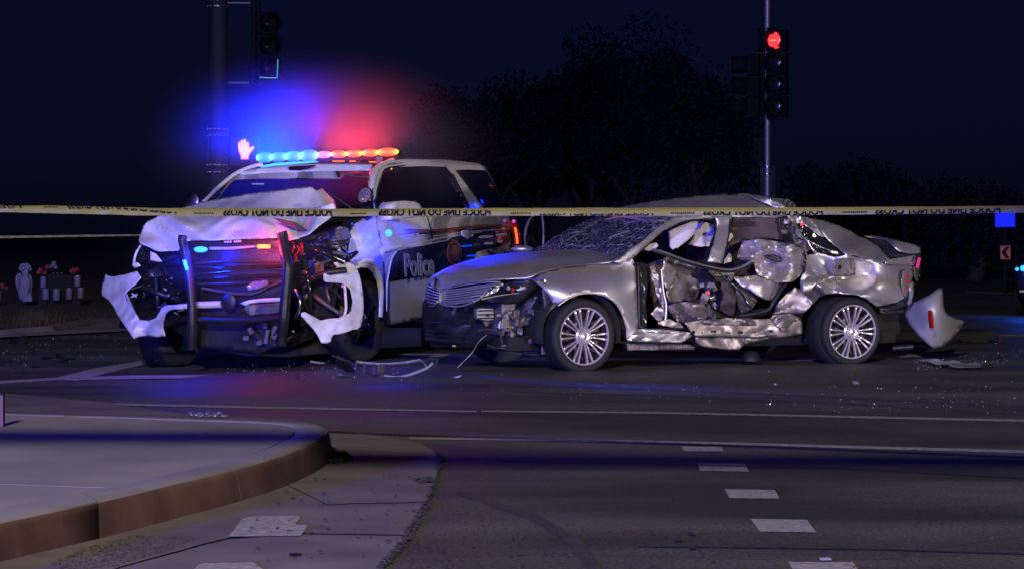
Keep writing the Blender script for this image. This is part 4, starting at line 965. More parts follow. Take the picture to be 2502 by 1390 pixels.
# roof, buckled up
rf = [(1470, 522), (1500, 513), (1540, 504), (1580, 496), (1640, 487), (1700, 481), (1760, 477), (1800, 475), (1827, 474), (1862, 480), (1900, 486), (1922, 490), (1940, 500), (1944, 516), (1935, 530), (1900, 534), (1860, 530), (1800, 530), (1700, 527), (1640, 532), (1560, 530), (1500, 528)]
panel('roof', S, 'v', rf, [(1470, 522, 1.45), (1540, 506, 1.1), (1640, 488, .95), (1760, 478, .95), (1827, 475, .9), (1900, 487, .7), (1940, 502, .6), (1560, 529, .7), (1640, 531, .33), (1700, 526, .36), (1800, 530, .36), (1900, 533, .38), (1700, 505, .62), (1850, 505, .55)], 'silver', car, step=14, amp=.012, seed=5, thick=.02)
panel('roof_fold', S, 'v', [(1822, 476), (1850, 483), (1880, 486), (1910, 498), (1922, 508), (1905, 512), (1880, 502), (1850, 490)], [(1822, 476, .84), (1850, 486, .62), (1900, 500, .45), (1920, 508, .40)], 'silver', car, step=9, amp=.012, seed=6)
for k in range(5):
    x = 1922 + k * 5; ptube('torn_strip', S, 'v', [(x - 12, 512, .42), (x - 8, 492 + k * 2, .48), (x, 486 + k * 3, .52), (x + 5, 495 + k * 2, .55), (x + 3, 514, .5)], .004, 'silver' if k % 2 else 'black', car, seg=5)
rows = [[S.pt(u_, v_, w_) for v_, w_ in ((.42, z_ - .05), (.7, z_ + .0), (1.0, z_ + .03), (1.3, z_ + .0), (1.52, z_ - .05))] for u_, z_ in ((.95, 1.36), (1.3, 1.44), (1.8, 1.47), (2.3, 1.45), (2.6, 1.40))]
MB().grid(rows).build('roof_panel', 'silver', car, smooth=True, sub=1, solid=.02)
for pts in ([(.35, 1.72, .93), (.8, 1.62, 1.22), (1.1, 1.54, 1.38), (1.8, 1.52, 1.44), (2.5, 1.54, 1.38), (3.2, 1.62, 1.02)], [(1.75, 1.56, 1.42), (1.8, 1.66, .92)]):
    MB().tube(spl([S.pt(*p) for p in pts]), .04, 8).build('far_pillar', 'black', car, smooth=True)
# mirror and opened far door
MB().ball(Sv(1276, 609, 1.78), .085, 14, 8, (1.3, .8, .42)).build('door_mirror', 'silver', car, smooth=True)
dr = MB().tube(spl([Sv(1284, 606, 1.9), Sv(1283, 570, 1.95), Sv(1292, 540, 2.0), Sv(1308, 524, 2.1), Sv(1322, 522, 2.2), Sv(1328, 560, 2.2), Sv(1326, 606, 2.2)]), .012, 8).build('far_door_frame', 'dmetal', car, smooth=True)
MB().tube([Sv(1286, 592, 1.93), Sv(1296, 575, 2.0), Sv(1312, 602, 2.1)], .012, 6).build('window_strut', 'black', dr)
MB().prism([Sv(1288, 604, 1.95), Sv(1287, 570, 1.97), Sv(1295, 545, 2.02), Sv(1310, 530, 2.1), Sv(1322, 528, 2.18), Sv(1325, 604, 2.18)], S.ax['v'] * .01).build('window_pane', 'glass', dr)

# cabin: seats, airbags, dashboard
MB().fbox(S, (.62, 2.95), (1.58, 1.62), (.3, .92)).build('far_door_trim', 'cloth_d', car)
MB().fbox(S, (.62, .9), (.35, 1.55), (.62, .95)).build('dashboard', 'black', car, bevel=.06)
MB().tube([S.pt(1.12 + .0, .55 + .17 * math.cos(t), .86 + .17 * math.sin(t)) for t in [R(k * 24) for k in range(16)]], .014, 6, cap=False).build('steering_wheel', 'black', car, smooth=True)
for v_ in (.62, 1.28):
    sb = MB().box(S.pt(1.62, v_, .52), (.52, .48, .18), Matrix.Rotation(math.atan2(.4568, .8897), 4, 'Z')).build('seat', 'cloth_d', car, bevel=.05)
    MB().prism([S.pt(1.78, v_ - .23, .55), S.pt(1.98, v_ - .21, 1.12), S.pt(2.10, v_ - .21, 1.12), S.pt(1.98, v_ - .23, .55)], S.ax['v'] * .46).build('backrest', 'cloth_d', sb, bevel=.04)
    MB().ball(S.pt(2.07, v_, 1.2), .1, 12, 8, (1, 1.2, .8)).build('headrest', 'cloth_d', sb, smooth=True)
MB().fbox(S, (2.45, 2.75), (.5, 1.5), (.4, 1.0)).build('rear_seat', 'cloth_d', car, bevel=.06)
bar4('curtain_airbag', [(405, 320), (440, 300), (520, 268), (600, 245), (665, 250), (640, 290), (580, 350), (520, 400), (470, 440), (430, 455), (410, 430), (408, 370)], .55, 'fabric', step=13, amp=.03, seed=21, thick=.03)
bar4('curtain_airbag', [(600, 290), (680, 255), (735, 265), (745, 330), (700, 430), (640, 432), (545, 420), (590, 360)], .78, 'fabric', step=14, amp=.03, seed=22)
bar4('curtain_airbag', [(210, 455), (260, 410), (310, 402), (330, 430), (290, 455), (230, 475)], .3, 'fabric', step=11, amp=.02, seed=23)
bar4('curtain_airbag', [(835, 345), (870, 330), (880, 360), (845, 400)], .4, 'fabric', step=9, amp=.02, seed=24)
bar4('seat_fragment', [(805, 540), (850, 480), (875, 500), (868, 545), (810, 560)], .38, 'fabric', step=9, amp=.02, seed=25)
# front door opening, crushed inwards
bar4('door_post', [(145, 560), (190, 545), (240, 560), (250, 700), (235, 840), (245, 980), (230, 1015), (190, 1035), (178, 1000), (165, 800)], [(1550, 700, .05), (1580, 700, .12)], 'matte', step=10, amp=.015, seed=31)
bar4('door_post_edge', [(175, 560), (186, 560), (198, 1000), (240, 1030), (540, 1030), (540, 1040), (190, 1040), (182, 1000)], .035, 'black', step=9, amp=0)
for k in range(9):
    y = 570 + k * 48; ptube('door_wiring', S, 'v', [(200 + rnd.uniform(-8, 30), y, .1), (215 + rnd.uniform(-20, 25), y + 30, .08), (205 + rnd.uniform(-10, 35), y + 60, .1)], .006, rnd.choice(['dmetal', 'black', 'silver']), car, mapf=r4, seg=5)
bar4('inner_door_skin', [(250, 560), (420, 500), (600, 560), (850, 600), (1060, 560), (1080, 700), (1000, 960), (680, 980), (430, 900), (300, 900), (270, 700)], [(1600, 650, .42), (1700, 700, .55), (1800, 700, .5), (1840, 700, .45)], 'dmetal', step=20, amp=.05, seed=32, ang=.6, lam=95)
bar4('door_skin_piece', [(372, 528), (400, 545), (462, 618), (440, 690), (392, 752), (362, 690), (352, 620)], [(1620, 640, .2), (1650, 665, .3), (1630, 700, .22)], 'crush', step=12, amp=.02, seed=33)
bar4('door_skin_piece', [(262, 580), (300, 570), (330, 640), (350, 735), (372, 800), (395, 900), (375, 960), (355, 880), (320, 800), (290, 690)], .2, 'crush', step=11, amp=.03, seed=34)
bar4('door_skin_piece', [(380, 560), (620, 600), (660, 700), (600, 830), (400, 840), (385, 760), (440, 690)], [(1640, 700, .32), (1700, 680, .45)], 'torn', step=18, amp=.05, seed=35, crease=1.)
bar4('door_skin_piece', [(400, 870), (440, 850), (540, 838), (650, 850), (690, 900), (690, 950), (640, 985), (560, 1000), (470, 985), (420, 930)], [(1660, 750, .12), (1700, 780, .1)], 'torn', step=11, amp=.06, seed=36, crease=1.)
bar4('door_skin_piece', [(270, 925), (320, 870), (365, 880), (380, 940), (345, 985), (310, 965)], .12, 'crush', step=10, amp=.04, seed=37)
bar4('door_skin_piece', [(320, 985), (400, 960), (500, 1000), (520, 1030), (430, 1025), (330, 1005)], .1, 'torn', step=9, amp=.03, seed=38)
bar4('door_skin_piece', [(640, 590), (690, 600), (760, 690), (820, 800), (800, 900), (740, 900), (690, 800), (610, 640)], .34, 'navy', step=14, amp=.05, seed=39)
bar4('door_skin_piece', [(790, 640), (860, 690), (905, 790), (890, 950), (780, 900), (800, 800)], .26, 'maroon', step=13, amp=.05, seed=40)
bar4('door_skin_piece', [(900, 700), (1010, 760), (1060, 830), (1010, 900), (950, 930), (905, 850)], .28, 'dmetal', step=12, amp=.05, seed=41)
for k in range(22):
    x = rnd.uniform(640, 760); y = rnd.uniform(690, 960); q = Sv(*r4(x, y), rnd.uniform(.12, .3))
    MB().box(q, (rnd.uniform(.02, .08), .02, rnd.uniform(.015, .06)), Matrix.Rotation(rnd.uniform(0, 3), 4, 'Y')).build('door_fragment', rnd.choice(['dmetal', 'dmetal', 'black', 'black']), car, bevel=.004)
ptube('door_belt_trim', S, 'v', [(285, 455, .06), (350, 470, .05), (430, 500, .05), (560, 545, .06), (700, 582, .10), (820, 604, .14), (900, 598, .16), (960, 575, .16), (1025, 535, .18)], .022, 'silver', car, mapf=r4, flat=.6)
ptube('door_belt_seal', S, 'v', [(285, 462, .045), (350, 480, .035), (430, 510, .035), (560, 556, .045), (700, 593, .085), (820, 615, .125), (900, 610, .145), (960, 588, .145), (1025, 550, .165)], .013, 'black', car, mapf=r4)
ptube('window_guide', S, 'v', [(870, 706, .2), (930, 760, .18), (975, 830, .16), (1015, 890, .15)], .010, 'gloss', car, mapf=r4)
ptube('window_guide', S, 'v', [(775, 622, .2), (815, 660, .2), (850, 690, .2)], .009, 'chrome', car, mapf=r4)
ptube('door_rib', S, 'v', [(380, 980, .1), (385, 860, .12), (365, 760, .14), (350, 600, .16)], .012, 'silver', car, mapf=r4)
MB().ball(Sv(*r4(693, 768), .12), .015, 10, 6).build('glowing_red_reflector', 'red_sig', car, smooth=True)  # reflector's red glint set as emission, no lamp here
# rear door, pushed in and folded
bar4('rear_door_upper', [(880, 215), (1100, 215), (1225, 230), (1260, 390), (1180, 375), (1080, 368), (960, 388), (880, 420), (835, 460), (850, 350)], [(1800, 560, .42), (1880, 560, .34)], 'maroon', step=16, amp=.05, seed=50, crease=1.)
bar4('rear_door', [(930, 440), (950, 395), (1050, 375), (1160, 385), (1290, 410), (1400, 450), (1425, 480), (1422, 520), (1405, 600), (1370, 650), (1320, 690), (1270, 697), (1180, 690), (1060, 640), (1030, 560), (960, 540), (905, 510)],
     [(1830, 600, .22), (1860, 610, .14), (1900, 590, .22), (1925, 618, .05), (1900, 640, .26), (1930, 655, .07), (1900, 675, .14), (1850, 660, .3), (1960, 650, .12), (1965, 620, .14), (1880, 632, .3)], 'torn', step=12, amp=.05, seed=51, ang=1.25, lam=58).data.materials[0] = M['crush']
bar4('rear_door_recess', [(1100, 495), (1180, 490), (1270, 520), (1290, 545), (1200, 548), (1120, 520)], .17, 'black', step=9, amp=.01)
bar4('rear_door', [(870, 655), (960, 655), (1050, 645), (1180, 692), (1235, 695), (1215, 745), (1165, 828), (1120, 820), (1040, 780), (940, 720)], [(1800, 680, .24), (1860, 700, .12), (1895, 690, .2), (1885, 730, .16)], 'crush', step=13, amp=.03, ang=.9, lam=70, seed=52)
ptube('door_seal', S, 'v', [(1270, 700, .14), (1225, 760, .13), (1180, 830, .12), (1130, 900, .12), (1000, 930, .13), (920, 940, .14)], .020, 'black', car, mapf=r4)
ptube('door_seal', S, 'v', [(1245, 690, .12), (1205, 750, .11), (1165, 815, .11)], .008, 'chrome', car, mapf=r4)
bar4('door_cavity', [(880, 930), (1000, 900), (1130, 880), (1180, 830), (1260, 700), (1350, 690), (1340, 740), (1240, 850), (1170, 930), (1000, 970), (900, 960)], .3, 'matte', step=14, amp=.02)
# sill
bar4('sill', [(520, 990), (560, 985), (640, 970), (830, 960), (1000, 965), (1150, 960), (1180, 930), (1300, 925), (1365, 950), (1390, 1000), (1390, 1068), (1320, 1085), (1230, 1098), (1000, 1096), (800, 1095), (600, 1090), (560, 1050)],
     [(1680, 810, .05), (1960, 800, .02)], 'torn', step=11, amp=.012, seed=60, crease=1.)
bar4('sill_flange', [(655, 985), (830, 955), (1160, 965), (1200, 1000), (1050, 1012), (830, 1010), (680, 1005)], .02, 'torn', step=10, amp=.02, seed=61)
for x, y, r_ in ((585, 1060, .016), (742, 1056, .013), (938, 1062, .014), (1158, 1053, .013), (650, 1066, .006), (838, 1066, .006), (1036, 1060, .007), (850, 1066, .006)):
    MB().lathe([(.0005, 0), (r_, 0), (r_, .012)], Sv(*r4(x, y), .0), -S.ax['v'], 14).build('sill_hole', 'matte', car)
bar4('sill_lower', [(600, 1098), (1150, 1104), (1000, 1140), (960, 1150), (925, 1190), (840, 1190), (640, 1165), (598, 1130)], .08, 'torn', step=11, amp=.02, seed=62)
bar4('sill_front', [(175, 1040), (230, 1035), (560, 1060), (575, 1090), (500, 1138), (170, 1130), (95, 1125), (98, 1112)], [(1560, 820, .0), (1680, 820, .02)], 'torn', step=9, amp=.012, seed=63).data.materials[0] = M['silver']
bar4('sill_skirt', [(95, 1145), (560, 1152), (600, 1170), (590, 1190), (100, 1195)], .1, 'dmetal', step=12, amp=.006, seed=64)
bar4('door_lower_edge', [(230, 1040), (330, 1038), (490, 1052), (480, 1066), (380, 1070), (250, 1062)], -.01, 'silver', step=8, amp=.01, seed=65)
bar4('rear_sill_crumple', [(1170, 930), (1200, 870), (1260, 790), (1340, 730), (1390, 760), (1475, 850), (1400, 920), (1300, 930), (1240, 915)], [(1900, 760, .14), (1960, 720, .08), (1980, 750, .02)], 'torn', step=12, amp=.05, seed=66, crease=1.)
bar4('torn_flap', [(1160, 960), (1230, 930), (1320, 940), (1360, 980), (1300, 1010), (1250, 1060), (1200, 1010)], .0, 'torn', step=10, amp=.03, seed=67, crease=1.)
MB().lathe([(.001, -.04), (.10, -.04), (.095, -.02), (.07, .03), (.05, .05)], Sv(*r4(1010, 1240), .25), (0, 0, 1), 16).build('fallen_part', 'black', car, smooth=True)
# rear quarter
def b5(name, out, ctrl, m='silver', **k): return P(name, [r5(*p) for p in out], ctrl, m, **k)
b5('rear_wing', [(205, 500), (300, 478), (420, 505), (520, 495), (580, 508), (660, 525), (720, 540), (780, 560), (900, 568), (990, 572), (1000, 600), (925, 612), (912, 700), (920, 770), (935, 812), (880, 840), (800, 860), (735, 872), (700, 850), (650, 812), (600, 792), (540, 780), (440, 775), (360, 780), (310, 800), (272, 842), (215, 820), (170, 760), (165, 680), (200, 610)],
   [(1970, 630, .15), (1980, 680, .05), (1975, 710, .12), (2010, 700, .0), (2030, 690, .10), (2040, 715, .02), (2060, 650, .06), (2080, 690, .10), (2110, 680, .16), (2125, 700, .02), (2140, 650, .08), (2180, 690, .03), (2200, 740, .05), (2200, 650, .14), (2225, 650, .22), (2130, 735, -.02), (2080, 715, -.02), (2010, 655, .16), (2000, 720, .12), (2160, 745, .02)], step=11, amp=.016, seed=70, crease=1.)
b5('wing_crumple', [(180, 700), (230, 640), (300, 660), (350, 640), (430, 650), (432, 740), (380, 765), (330, 740), (290, 700), (240, 760), (190, 770)], [(1970, 690, .02), (2000, 670, .06), (2010, 690, -.02), (2025, 700, .04), (2035, 690, .0)], 'crush', step=9, amp=.03, seed=71, crease=1.)
b5('fuel_flap', [(418, 528), (480, 516), (555, 520), (572, 560), (574, 640), (500, 652), (420, 655), (410, 600)], [(2060, 650, .02)], 'dmetal', step=9, amp=.008, seed=72)
MB().ball(Sv(*r5(458, 585), .02), .022, 10, 6).build('fuel_cap', 'matte', car, smooth=True)
b5('rear_shoulder', [(240, 222), (330, 236), (440, 275), (540, 318), (580, 345), (640, 368), (700, 400), (745, 436), (790, 490), (830, 528), (760, 556), (680, 530), (560, 498), (510, 500), (440, 440), (380, 392), (330, 330), (280, 270)],
   [(1990, 535, .5), (2050, 560, .45), (2085, 570, .6), (2110, 590, .5), (2040, 600, .26), (2070, 620, .14), (2120, 620, .3), (2150, 635, .2), (2010, 560, .36), (2095, 605, .28), (2060, 585, .38)], 'silver', step=12, amp=.03, ang=.2, lam=75, seed=73, crease=1.)
b5('rear_pillar', [(60, 205), (150, 205), (245, 225), (285, 275), (335, 335), (360, 365), (300, 360), (230, 300), (170, 262), (120, 260)], [(1950, 535, .36), (2000, 560, .32)], 'silver', step=10, amp=.03, seed=74)
b5('quarter_glass', [(175, 262), (235, 295), (310, 355), (370, 395), (430, 440), (500, 497), (440, 505), (300, 478), (260, 440), (200, 360), (150, 320)], [(1970, 570, .28), (2050, 615, .16)], 'gloss', step=11, amp=.02, seed=75)
ptube('pillar_trim', S, 'v', [(150, 322, .2), (190, 360, .18), (230, 405, .15), (262, 455, .12), (290, 475, .1)], .013, 'chrome', car, mapf=r5)
ptube('pillar_trim', S, 'v', [(250, 400, .16), (330, 440, .14), (420, 470, .12)], .006, 'chrome', car, mapf=r5)
b5('rear_door_frame', [(0, 215), (40, 220), (70, 300), (120, 400), (200, 470), (215, 520), (200, 620), (180, 600), (195, 500), (130, 450), (60, 420), (20, 330)], [(1910, 560, .3), (1960, 620, .1)], 'black', step=10, amp=.02, seed=76)
b5('pillar_wreck', [(20, 215), (120, 205), (160, 300), (200, 370), (250, 450), (210, 475), (130, 430), (80, 380), (50, 300)], [(1930, 550, .34), (1960, 600, .2)], 'dmetal', step=10, amp=.05, seed=77, crease=1.)
for k in range(10):
    x = rnd.uniform(30, 200); y = 215 + (x - 30) * .8 + rnd.uniform(-20, 40); MB().box(Sv(*r5(x, y), .2), (rnd.uniform(.02, .06), .02, .03), Matrix.Rotation(rnd.uniform(0, 3), 4, 'Y')).build('pillar_fragment', rnd.choice(['dmetal', 'dmetal', 'torn', 'black']), car, bevel=.004)
MB().ball(Sv(*r5(178, 268), .15), .015, 10, 6).build('glowing_red_reflector', 'red_sig', car, smooth=True)  # red glint set as emission on the pillar, no lamp here
for x, y in ((65, 235), (115, 248)): MB().ball(Sv(*r5(x, y), .18), .013, 8, 5).build('glint_screw', 'chrome', car, smooth=True)
b5('boot_lid', [(640, 356), (700, 352), (790, 366), (900, 392), (1010, 418), (1052, 440), (1055, 480), (985, 486), (900, 470), (860, 440), (800, 385), (720, 372)], [(2112, 578, .9), (2160, 582, .7), (2235, 605, .35), (2200, 605, .3), (2170, 590, .5)], 'silver', step=11, amp=.012, seed=78)
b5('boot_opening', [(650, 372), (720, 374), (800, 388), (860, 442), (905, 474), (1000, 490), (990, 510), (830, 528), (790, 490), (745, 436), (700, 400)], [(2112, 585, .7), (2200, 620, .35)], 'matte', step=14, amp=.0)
b5('rear_panel', [(995, 488), (1055, 484), (1058, 560), (1055, 640), (1040, 690), (1018, 680), (1000, 640), (1000, 560)], .3, 'black', step=12, amp=.01)
b5('rear_valance', [(740, 878), (880, 846), (935, 815), (985, 690), (1015, 690), (1005, 780), (990, 850), (930, 875), (860, 900), (760, 905)], .15, 'black', step=12, amp=.02, seed=80)
b5('wing_top', [(800, 530), (900, 515), (995, 498), (1000, 572), (900, 568), (790, 560)], [(2165, 640, .2), (2230, 635, .3)], 'silver', step=12, amp=.005)
tlx = b5('tail_lamp', [(925, 612), (960, 600), (996, 604), (1000, 640), (985, 700), (965, 760), (940, 805), (922, 770), (913, 700)], [(2210, 680, .04), (2228, 680, .14)], 'clear', step=9, amp=.006)
for x, y in ((945, 650), (965, 655), (940, 690), (960, 690), (945, 725), (962, 725), (950, 745), (955, 640), (975, 690)): MB().box(Sv(*r5(x, y), .05), (.035, .01, .012)).build('lamp_segment', 'red_lens', tlx)
MB().box(Sv(*r5(1038, 552), .28), (.03, .02, .10), Matrix.Rotation(.25, 4, 'Y')).build('rear_reflector', mat('magenta_glow_reflector', (.5, .02, .12), .2, emit=(1, .05, .3), estr=.25), car)  # reflected light set as a weak glow, no lamp inside
b5('torn_edge', [(975, 700), (1000, 690), (1000, 790), (985, 850), (960, 860), (965, 790)], .1, 'clear', step=9, amp=.03)
mb = MB().fbox(S, (3.05, 3.72), (.55, 1.6), (.5, .88)); mb.build('boot_floor', 'matte', car, bevel=.05)
MB().fbox(S, (3.3, 3.7), (.35, 1.6), (.24, .5)).build('rear_underbody', 'matte', car, bevel=.05)
MB().tube([Sv(*r5(850, 1180), .4), Sv(*r5(1000, 1168), .3)], .03, 10).build('exhaust', 'black', car, smooth=True)
b5('wing_stay', [(745, 905), (930, 890), (930, 925), (780, 930)], .12, 'black', step=12)

# rear bumper cover, torn off and standing on end behind the car
bc = panel('torn_bumper_cover', S, 'v', [r5(*p) for p in [(930, 862), (990, 850), (1060, 820), (1120, 790), (1170, 752), (1213, 718), (1218, 780), (1222, 860), (1232, 900), (1255, 935), (1300, 958), (1382, 975), (1350, 1030), (1290, 1100), (1240, 1145), (1200, 1170), (1150, 1178), (1100, 1140), (1040, 1080), (980, 1010), (945, 940)]],
   [(2210, 750, .30), (2260, 740, .02), (2285, 745, -.08), (2300, 700, .12), (2300, 800, -.02), (2290, 840, .05), (2350, 785, .35), (2320, 790, .1), (2240, 800, .12)], 'silver', None, step=12, thick=.008, sub=1, amp=0)
bc.data.materials[0] = mat('bumper_silver', (.40, .39, .38), .45, .35, .3)
tag(bc, 'torn silver rear bumper cover standing on the road behind the silver car', 'bumper')
MB().prism([Sv(*r5(*p), -.07) for p in [(1108, 902), (1118, 898), (1128, 960), (1132, 1030), (1120, 1030), (1112, 970)]], S.ax['v'] * -.05).build('reflector', 'red_lens', bc)
ptube('ridge', S, 'v', [r5(1148, 850) + (-.045,), r5(1160, 930) + (-.06,), r5(1168, 1020) + (-.04,), r5(1160, 1090) + (-.01,)], .010, bc.data.materials[0].name if False else 'silver', bc)
# ------------------------------------------------------------------ the police SUV
ph, rl = R(19.5), R(2.6)
U_ = Vector((math.sin(ph), math.cos(ph), 0)); V0 = Vector((-math.cos(ph), math.sin(ph), 0))
V_ = V0 * math.cos(rl) - Vector((0, 0, 1)) * math.sin(rl); W_ = U_.cross(V_) * 1.0
if W_.z < 0: W_ = -W_
T = Frame((-1.418, 25.5, 0), U_, V_, W_)
suv = thing('police_car', 'white police SUV with smashed front, raised crumpled bonnet and lit roof bar', 'police car', (-1.418, 25.5, 0), math.atan2(U_.y, U_.x))
Q = lambda name, out, ctrl, m='white', par=suv, ax='v', **k: panel(name, T, ax, out, ctrl, m, par, **k)
def Tv(px, py, v): return T.hit(px, py, 'v', v)
def Tu(px, py, u): return T.hit(px, py, 'u', u)

# hull and far side (right flank, mostly out of sight)
MB().fbox(T, (.0, 4.35), (.12, 1.9), (.36, 1.0)).build('floor_pan', 'matte', suv, bevel=.05)
MB().fbox(T, (-.35, .55), (.35, 1.65), (.45, 1.0)).build('engine_block', 'dmetal', suv, bevel=.05)
sec = [(.35, 1.18, .0), (.9, 1.24, .0), (4.0, 1.24, .02), (4.35, 1.2, .08)]
MB().grid([[T.pt(u_, 1.98 - i_, .42), T.pt(u_, 2.03 - i_, .8), T.pt(u_, 2.0 - i_, z_ - .08), T.pt(u_, 1.95 - i_, z_)] for u_, z_, i_ in sec]).build('far_side_panel', 'white', suv, smooth=True, solid=.02)
MB().grid([[T.pt(.62, 1.96, 1.24), T.pt(1.35, 1.73, 1.84)], [T.pt(2.4, 1.96, 1.24), T.pt(2.4, 1.73, 1.90)], [T.pt(4.3, 1.92, 1.24), T.pt(4.1, 1.7, 1.88)]]).build('far_side_glass', 'glass', suv, solid=.01)
MB().grid([[T.pt(4.40, v_, .4), T.pt(4.44, v_, .8), T.pt(4.40, v_, 1.22), T.pt(4.20, v_ * .66 + .34, 1.86)] for v_ in (.14, .5, 1.0, 1.5, 1.9)]).build('tailgate', 'white', suv, smooth=True, solid=.02)
MB().grid([[T.pt(4.445, v_, 1.24), T.pt(4.25, v_ * .66 + .34, 1.80)] for v_ in (.2, 1.0, 1.8)]).build('rear_glass', 'glass', suv, solid=.01)
# roof
rows = []
for u_, z_ in ((1.16, 1.80), (1.28, 1.845), (1.6, 1.875), (2.4, 1.90), (3.3, 1.895), (4.0, 1.87), (4.28, 1.83)):
    i_ = .0 if u_ < 3.9 else .03
    rows.append([T.pt(u_, v_, z_ + dz) for v_, dz in ((.27 + i_, -.045), (.34 + i_, -.005), (.6, .018), (1.0, .03), (1.4, .018), (1.66 - i_, -.005), (1.73 - i_, -.045))])
MB().grid(rows).build('roof', 'white', suv, smooth=True, solid=.02, sub=2)
for v_ in (.40, 1.6): MB().tube(spl([T.pt(1.7, v_, 1.86), T.pt(1.9, v_, 1.91), T.pt(2.8, v_, 1.925), T.pt(3.8, v_, 1.90), T.pt(4.0, v_, 1.86)]), .014, 8).build('roof_rail', 'white', suv, smooth=True)

# driver's side, read on the plane of the side
side = [(915, 532), (1000, 529), (1120, 527), (1243, 527), (1251, 548), (1256, 575), (1256, 615), (1250, 660), (1246, 742), (1230, 750), (1120, 756), (1045, 772), (1030, 776), (960, 792), (936, 794), (936, 740), (934, 700), (926, 640), (915, 560)]
Q('body_side', side, [(915, 532, .06), (1243, 527, .10), (1256, 590, .22), (1250, 680, .12), (1000, 575, .0), (1000, 600, -.035), (1100, 590, -.03), (1000, 680, -.02), (950, 785, .05), (1040, 770, .04), (1050, 735, -.03), (1200, 700, .0), (950, 575, .0), (1100, 545, .02), (1230, 560, .10)], step=13, sub=1, thick=.01)
# crease catching light along the doors
ptube('door_crease', T, 'v', [t5(225, 545) + (-.03,), t5(330, 520) + (-.042,), t5(480, 475) + (-.045,), t5(700, 410) + (-.045,), t5(900, 395) + (-.042,), t5(1250, 330) + (-.038,), t5(1600, 275) + (-.02,)], .007, 'white', suv)
ptube('door_crease', T, 'v', [t5(430, 310) + (-.012,), t5(700, 292) + (-.02,), t5(1000, 268) + (-.02,), t5(1350, 235) + (-.015,), t5(1900, 190) + (.05,)], .005, 'chrome', suv)
for pts in ([(937, 640), (939, 700), (938, 790)], [(1043, 529), (1052, 560), (1058, 600), (1060, 665)]):
    ptube('door_gap', T, 'v', [(x, y, -.03) for x, y in pts], .006, 'matte', suv)
ptube('front_door_edge', T, 'v', [t5(395, 560) + (-.04,), t5(330, 660) + (-.04,), t5(290, 850) + (-.035,), t5(265, 1000) + (-.03,), t5(255, 1390) + (-.01,)], .010, 'white', suv)
# vinyl graphics
def vin(name, pts, v_, m, th=.003, ctrl=None, **k):
    return Q(name, [t5(*p) for p in pts], ctrl if ctrl else v_, m, step=14, sub=1, thick=.003, **k)
bodyd = [(915, 532, .06), (1243, 527, .10), (1256, 590, .22), (1250, 680, .12), (1000, 575, .0), (1000, 600, -.035), (1100, 590, -.03), (1000, 680, -.02), (950, 785, .05), (1040, 770, .04), (1050, 735, -.03), (1200, 700, .0), (950, 575, .0), (1100, 545, .02), (1230, 560, .10)]
off = lambda d: [(a, b, c - d) for a, b, c in bodyd]
vin('navy_panel', [(400, 545), (620, 495), (900, 445), (1120, 400), (1200, 340), (1400, 300), (1700, 268), (2010, 250), (2035, 300), (2020, 370), (1960, 440), (1850, 485), (1650, 515), (1530, 560), (1480, 690), (1300, 740), (1100, 790), (930, 870), (700, 905), (280, 970), (330, 760)], 0, 'navy', ctrl=off(.012))
vin('red_stripe', [(480, 230), (900, 240), (1250, 205), (1600, 170), (1850, 165), (2010, 205), (1700, 235), (1400, 262), (1100, 300), (880, 320), (700, 290), (560, 300)], 0, 'stripe', ctrl=off(.010))
vin('pale_stripe', [(470, 335), (900, 325), (1400, 262), (2020, 232), (2020, 246), (1400, 285), (900, 350), (560, 390)], 0, 'stripe2', ctrl=off(.014))
vin('maroon_corner', [(1980, 290), (2036, 270), (2030, 350), (1960, 435), (1880, 470), (1960, 400)], 0, 'maroon', ctrl=off(.018))
Bv = -.080
c = Tv(*t5(1222, 575), Bv)
bd_ = MB().prism([c + T.ax['u'] * math.cos(t) * .21 + T.ax['w'] * math.sin(t) * .135 for t in [k * math.pi / 14 for k in range(28)]], T.ax['v'] * .006).build('round_emblem', 'badge', suv)
for r0, m_ in ((.78, 'navy'), (.62, 'badge'), (.3, 'stripe')):
    MB().prism([c - T.ax['v'] * (.003 + (1 - r0) * .008) + T.ax['u'] * math.cos(t) * .21 * r0 + T.ax['w'] * math.sin(t) * .135 * r0 for t in [k * math.pi / 14 for k in range(28)]], T.ax['v'] * .003).build('emblem_ring', m_, bd_)
def vtext(txt, px, py, hgt, m, v_=-.086, length=None, parent=suv, name='lettering', bold=.0, tilt=0.):
    me = text_mesh(txt, 1.0, .02, bold); xs_ = [q.co.x for q in me.vertices]; zs_ = [q.co.y for q in me.vertices]
    w0, h0 = max(xs_) - min(xs_), max(zs_) - min(zs_); o = Tv(px, py, v_)
    for q in me.vertices:
        x = (q.co.x - min(xs_)) / w0 * (length or w0 / h0 * hgt); z = (q.co.y - min(zs_)) / h0 * hgt
        q.co = o + T.ax['u'] * x + T.ax['w'] * (z + tilt * x) - T.ax['v'] * (q.co.z * .1)
    ob = bpy.data.objects.new(name, me); C.objects.link(ob); me.materials.append(M[m]); ob.parent = parent; me.transform(wm(parent).inverted()); return ob
a_ = T.loc(Tv(*t5(520, 915), -.086)); b_ = T.loc(Tv(*t5(930, 855), -.086))
vtext('Police', *t5(518, 912), .232, 'letter', length=b_[0] - a_[0] + .02, bold=.035, name='police_lettering', tilt=.005)
for x, y, L in ((1575, 350, 200), (1820, 320, 150), (1650, 440, 130), (1860, 410, 40)):      # small illegible print
    for k in range(int(L / 17)):
        q = Tv(*t5(x + k * 17, y - k * 1.2), -.05); MB().box(q, (.02 + .008 * (k % 3), .004, .020 + .008 * (k % 2))).build('small_print', 'steel', suv)
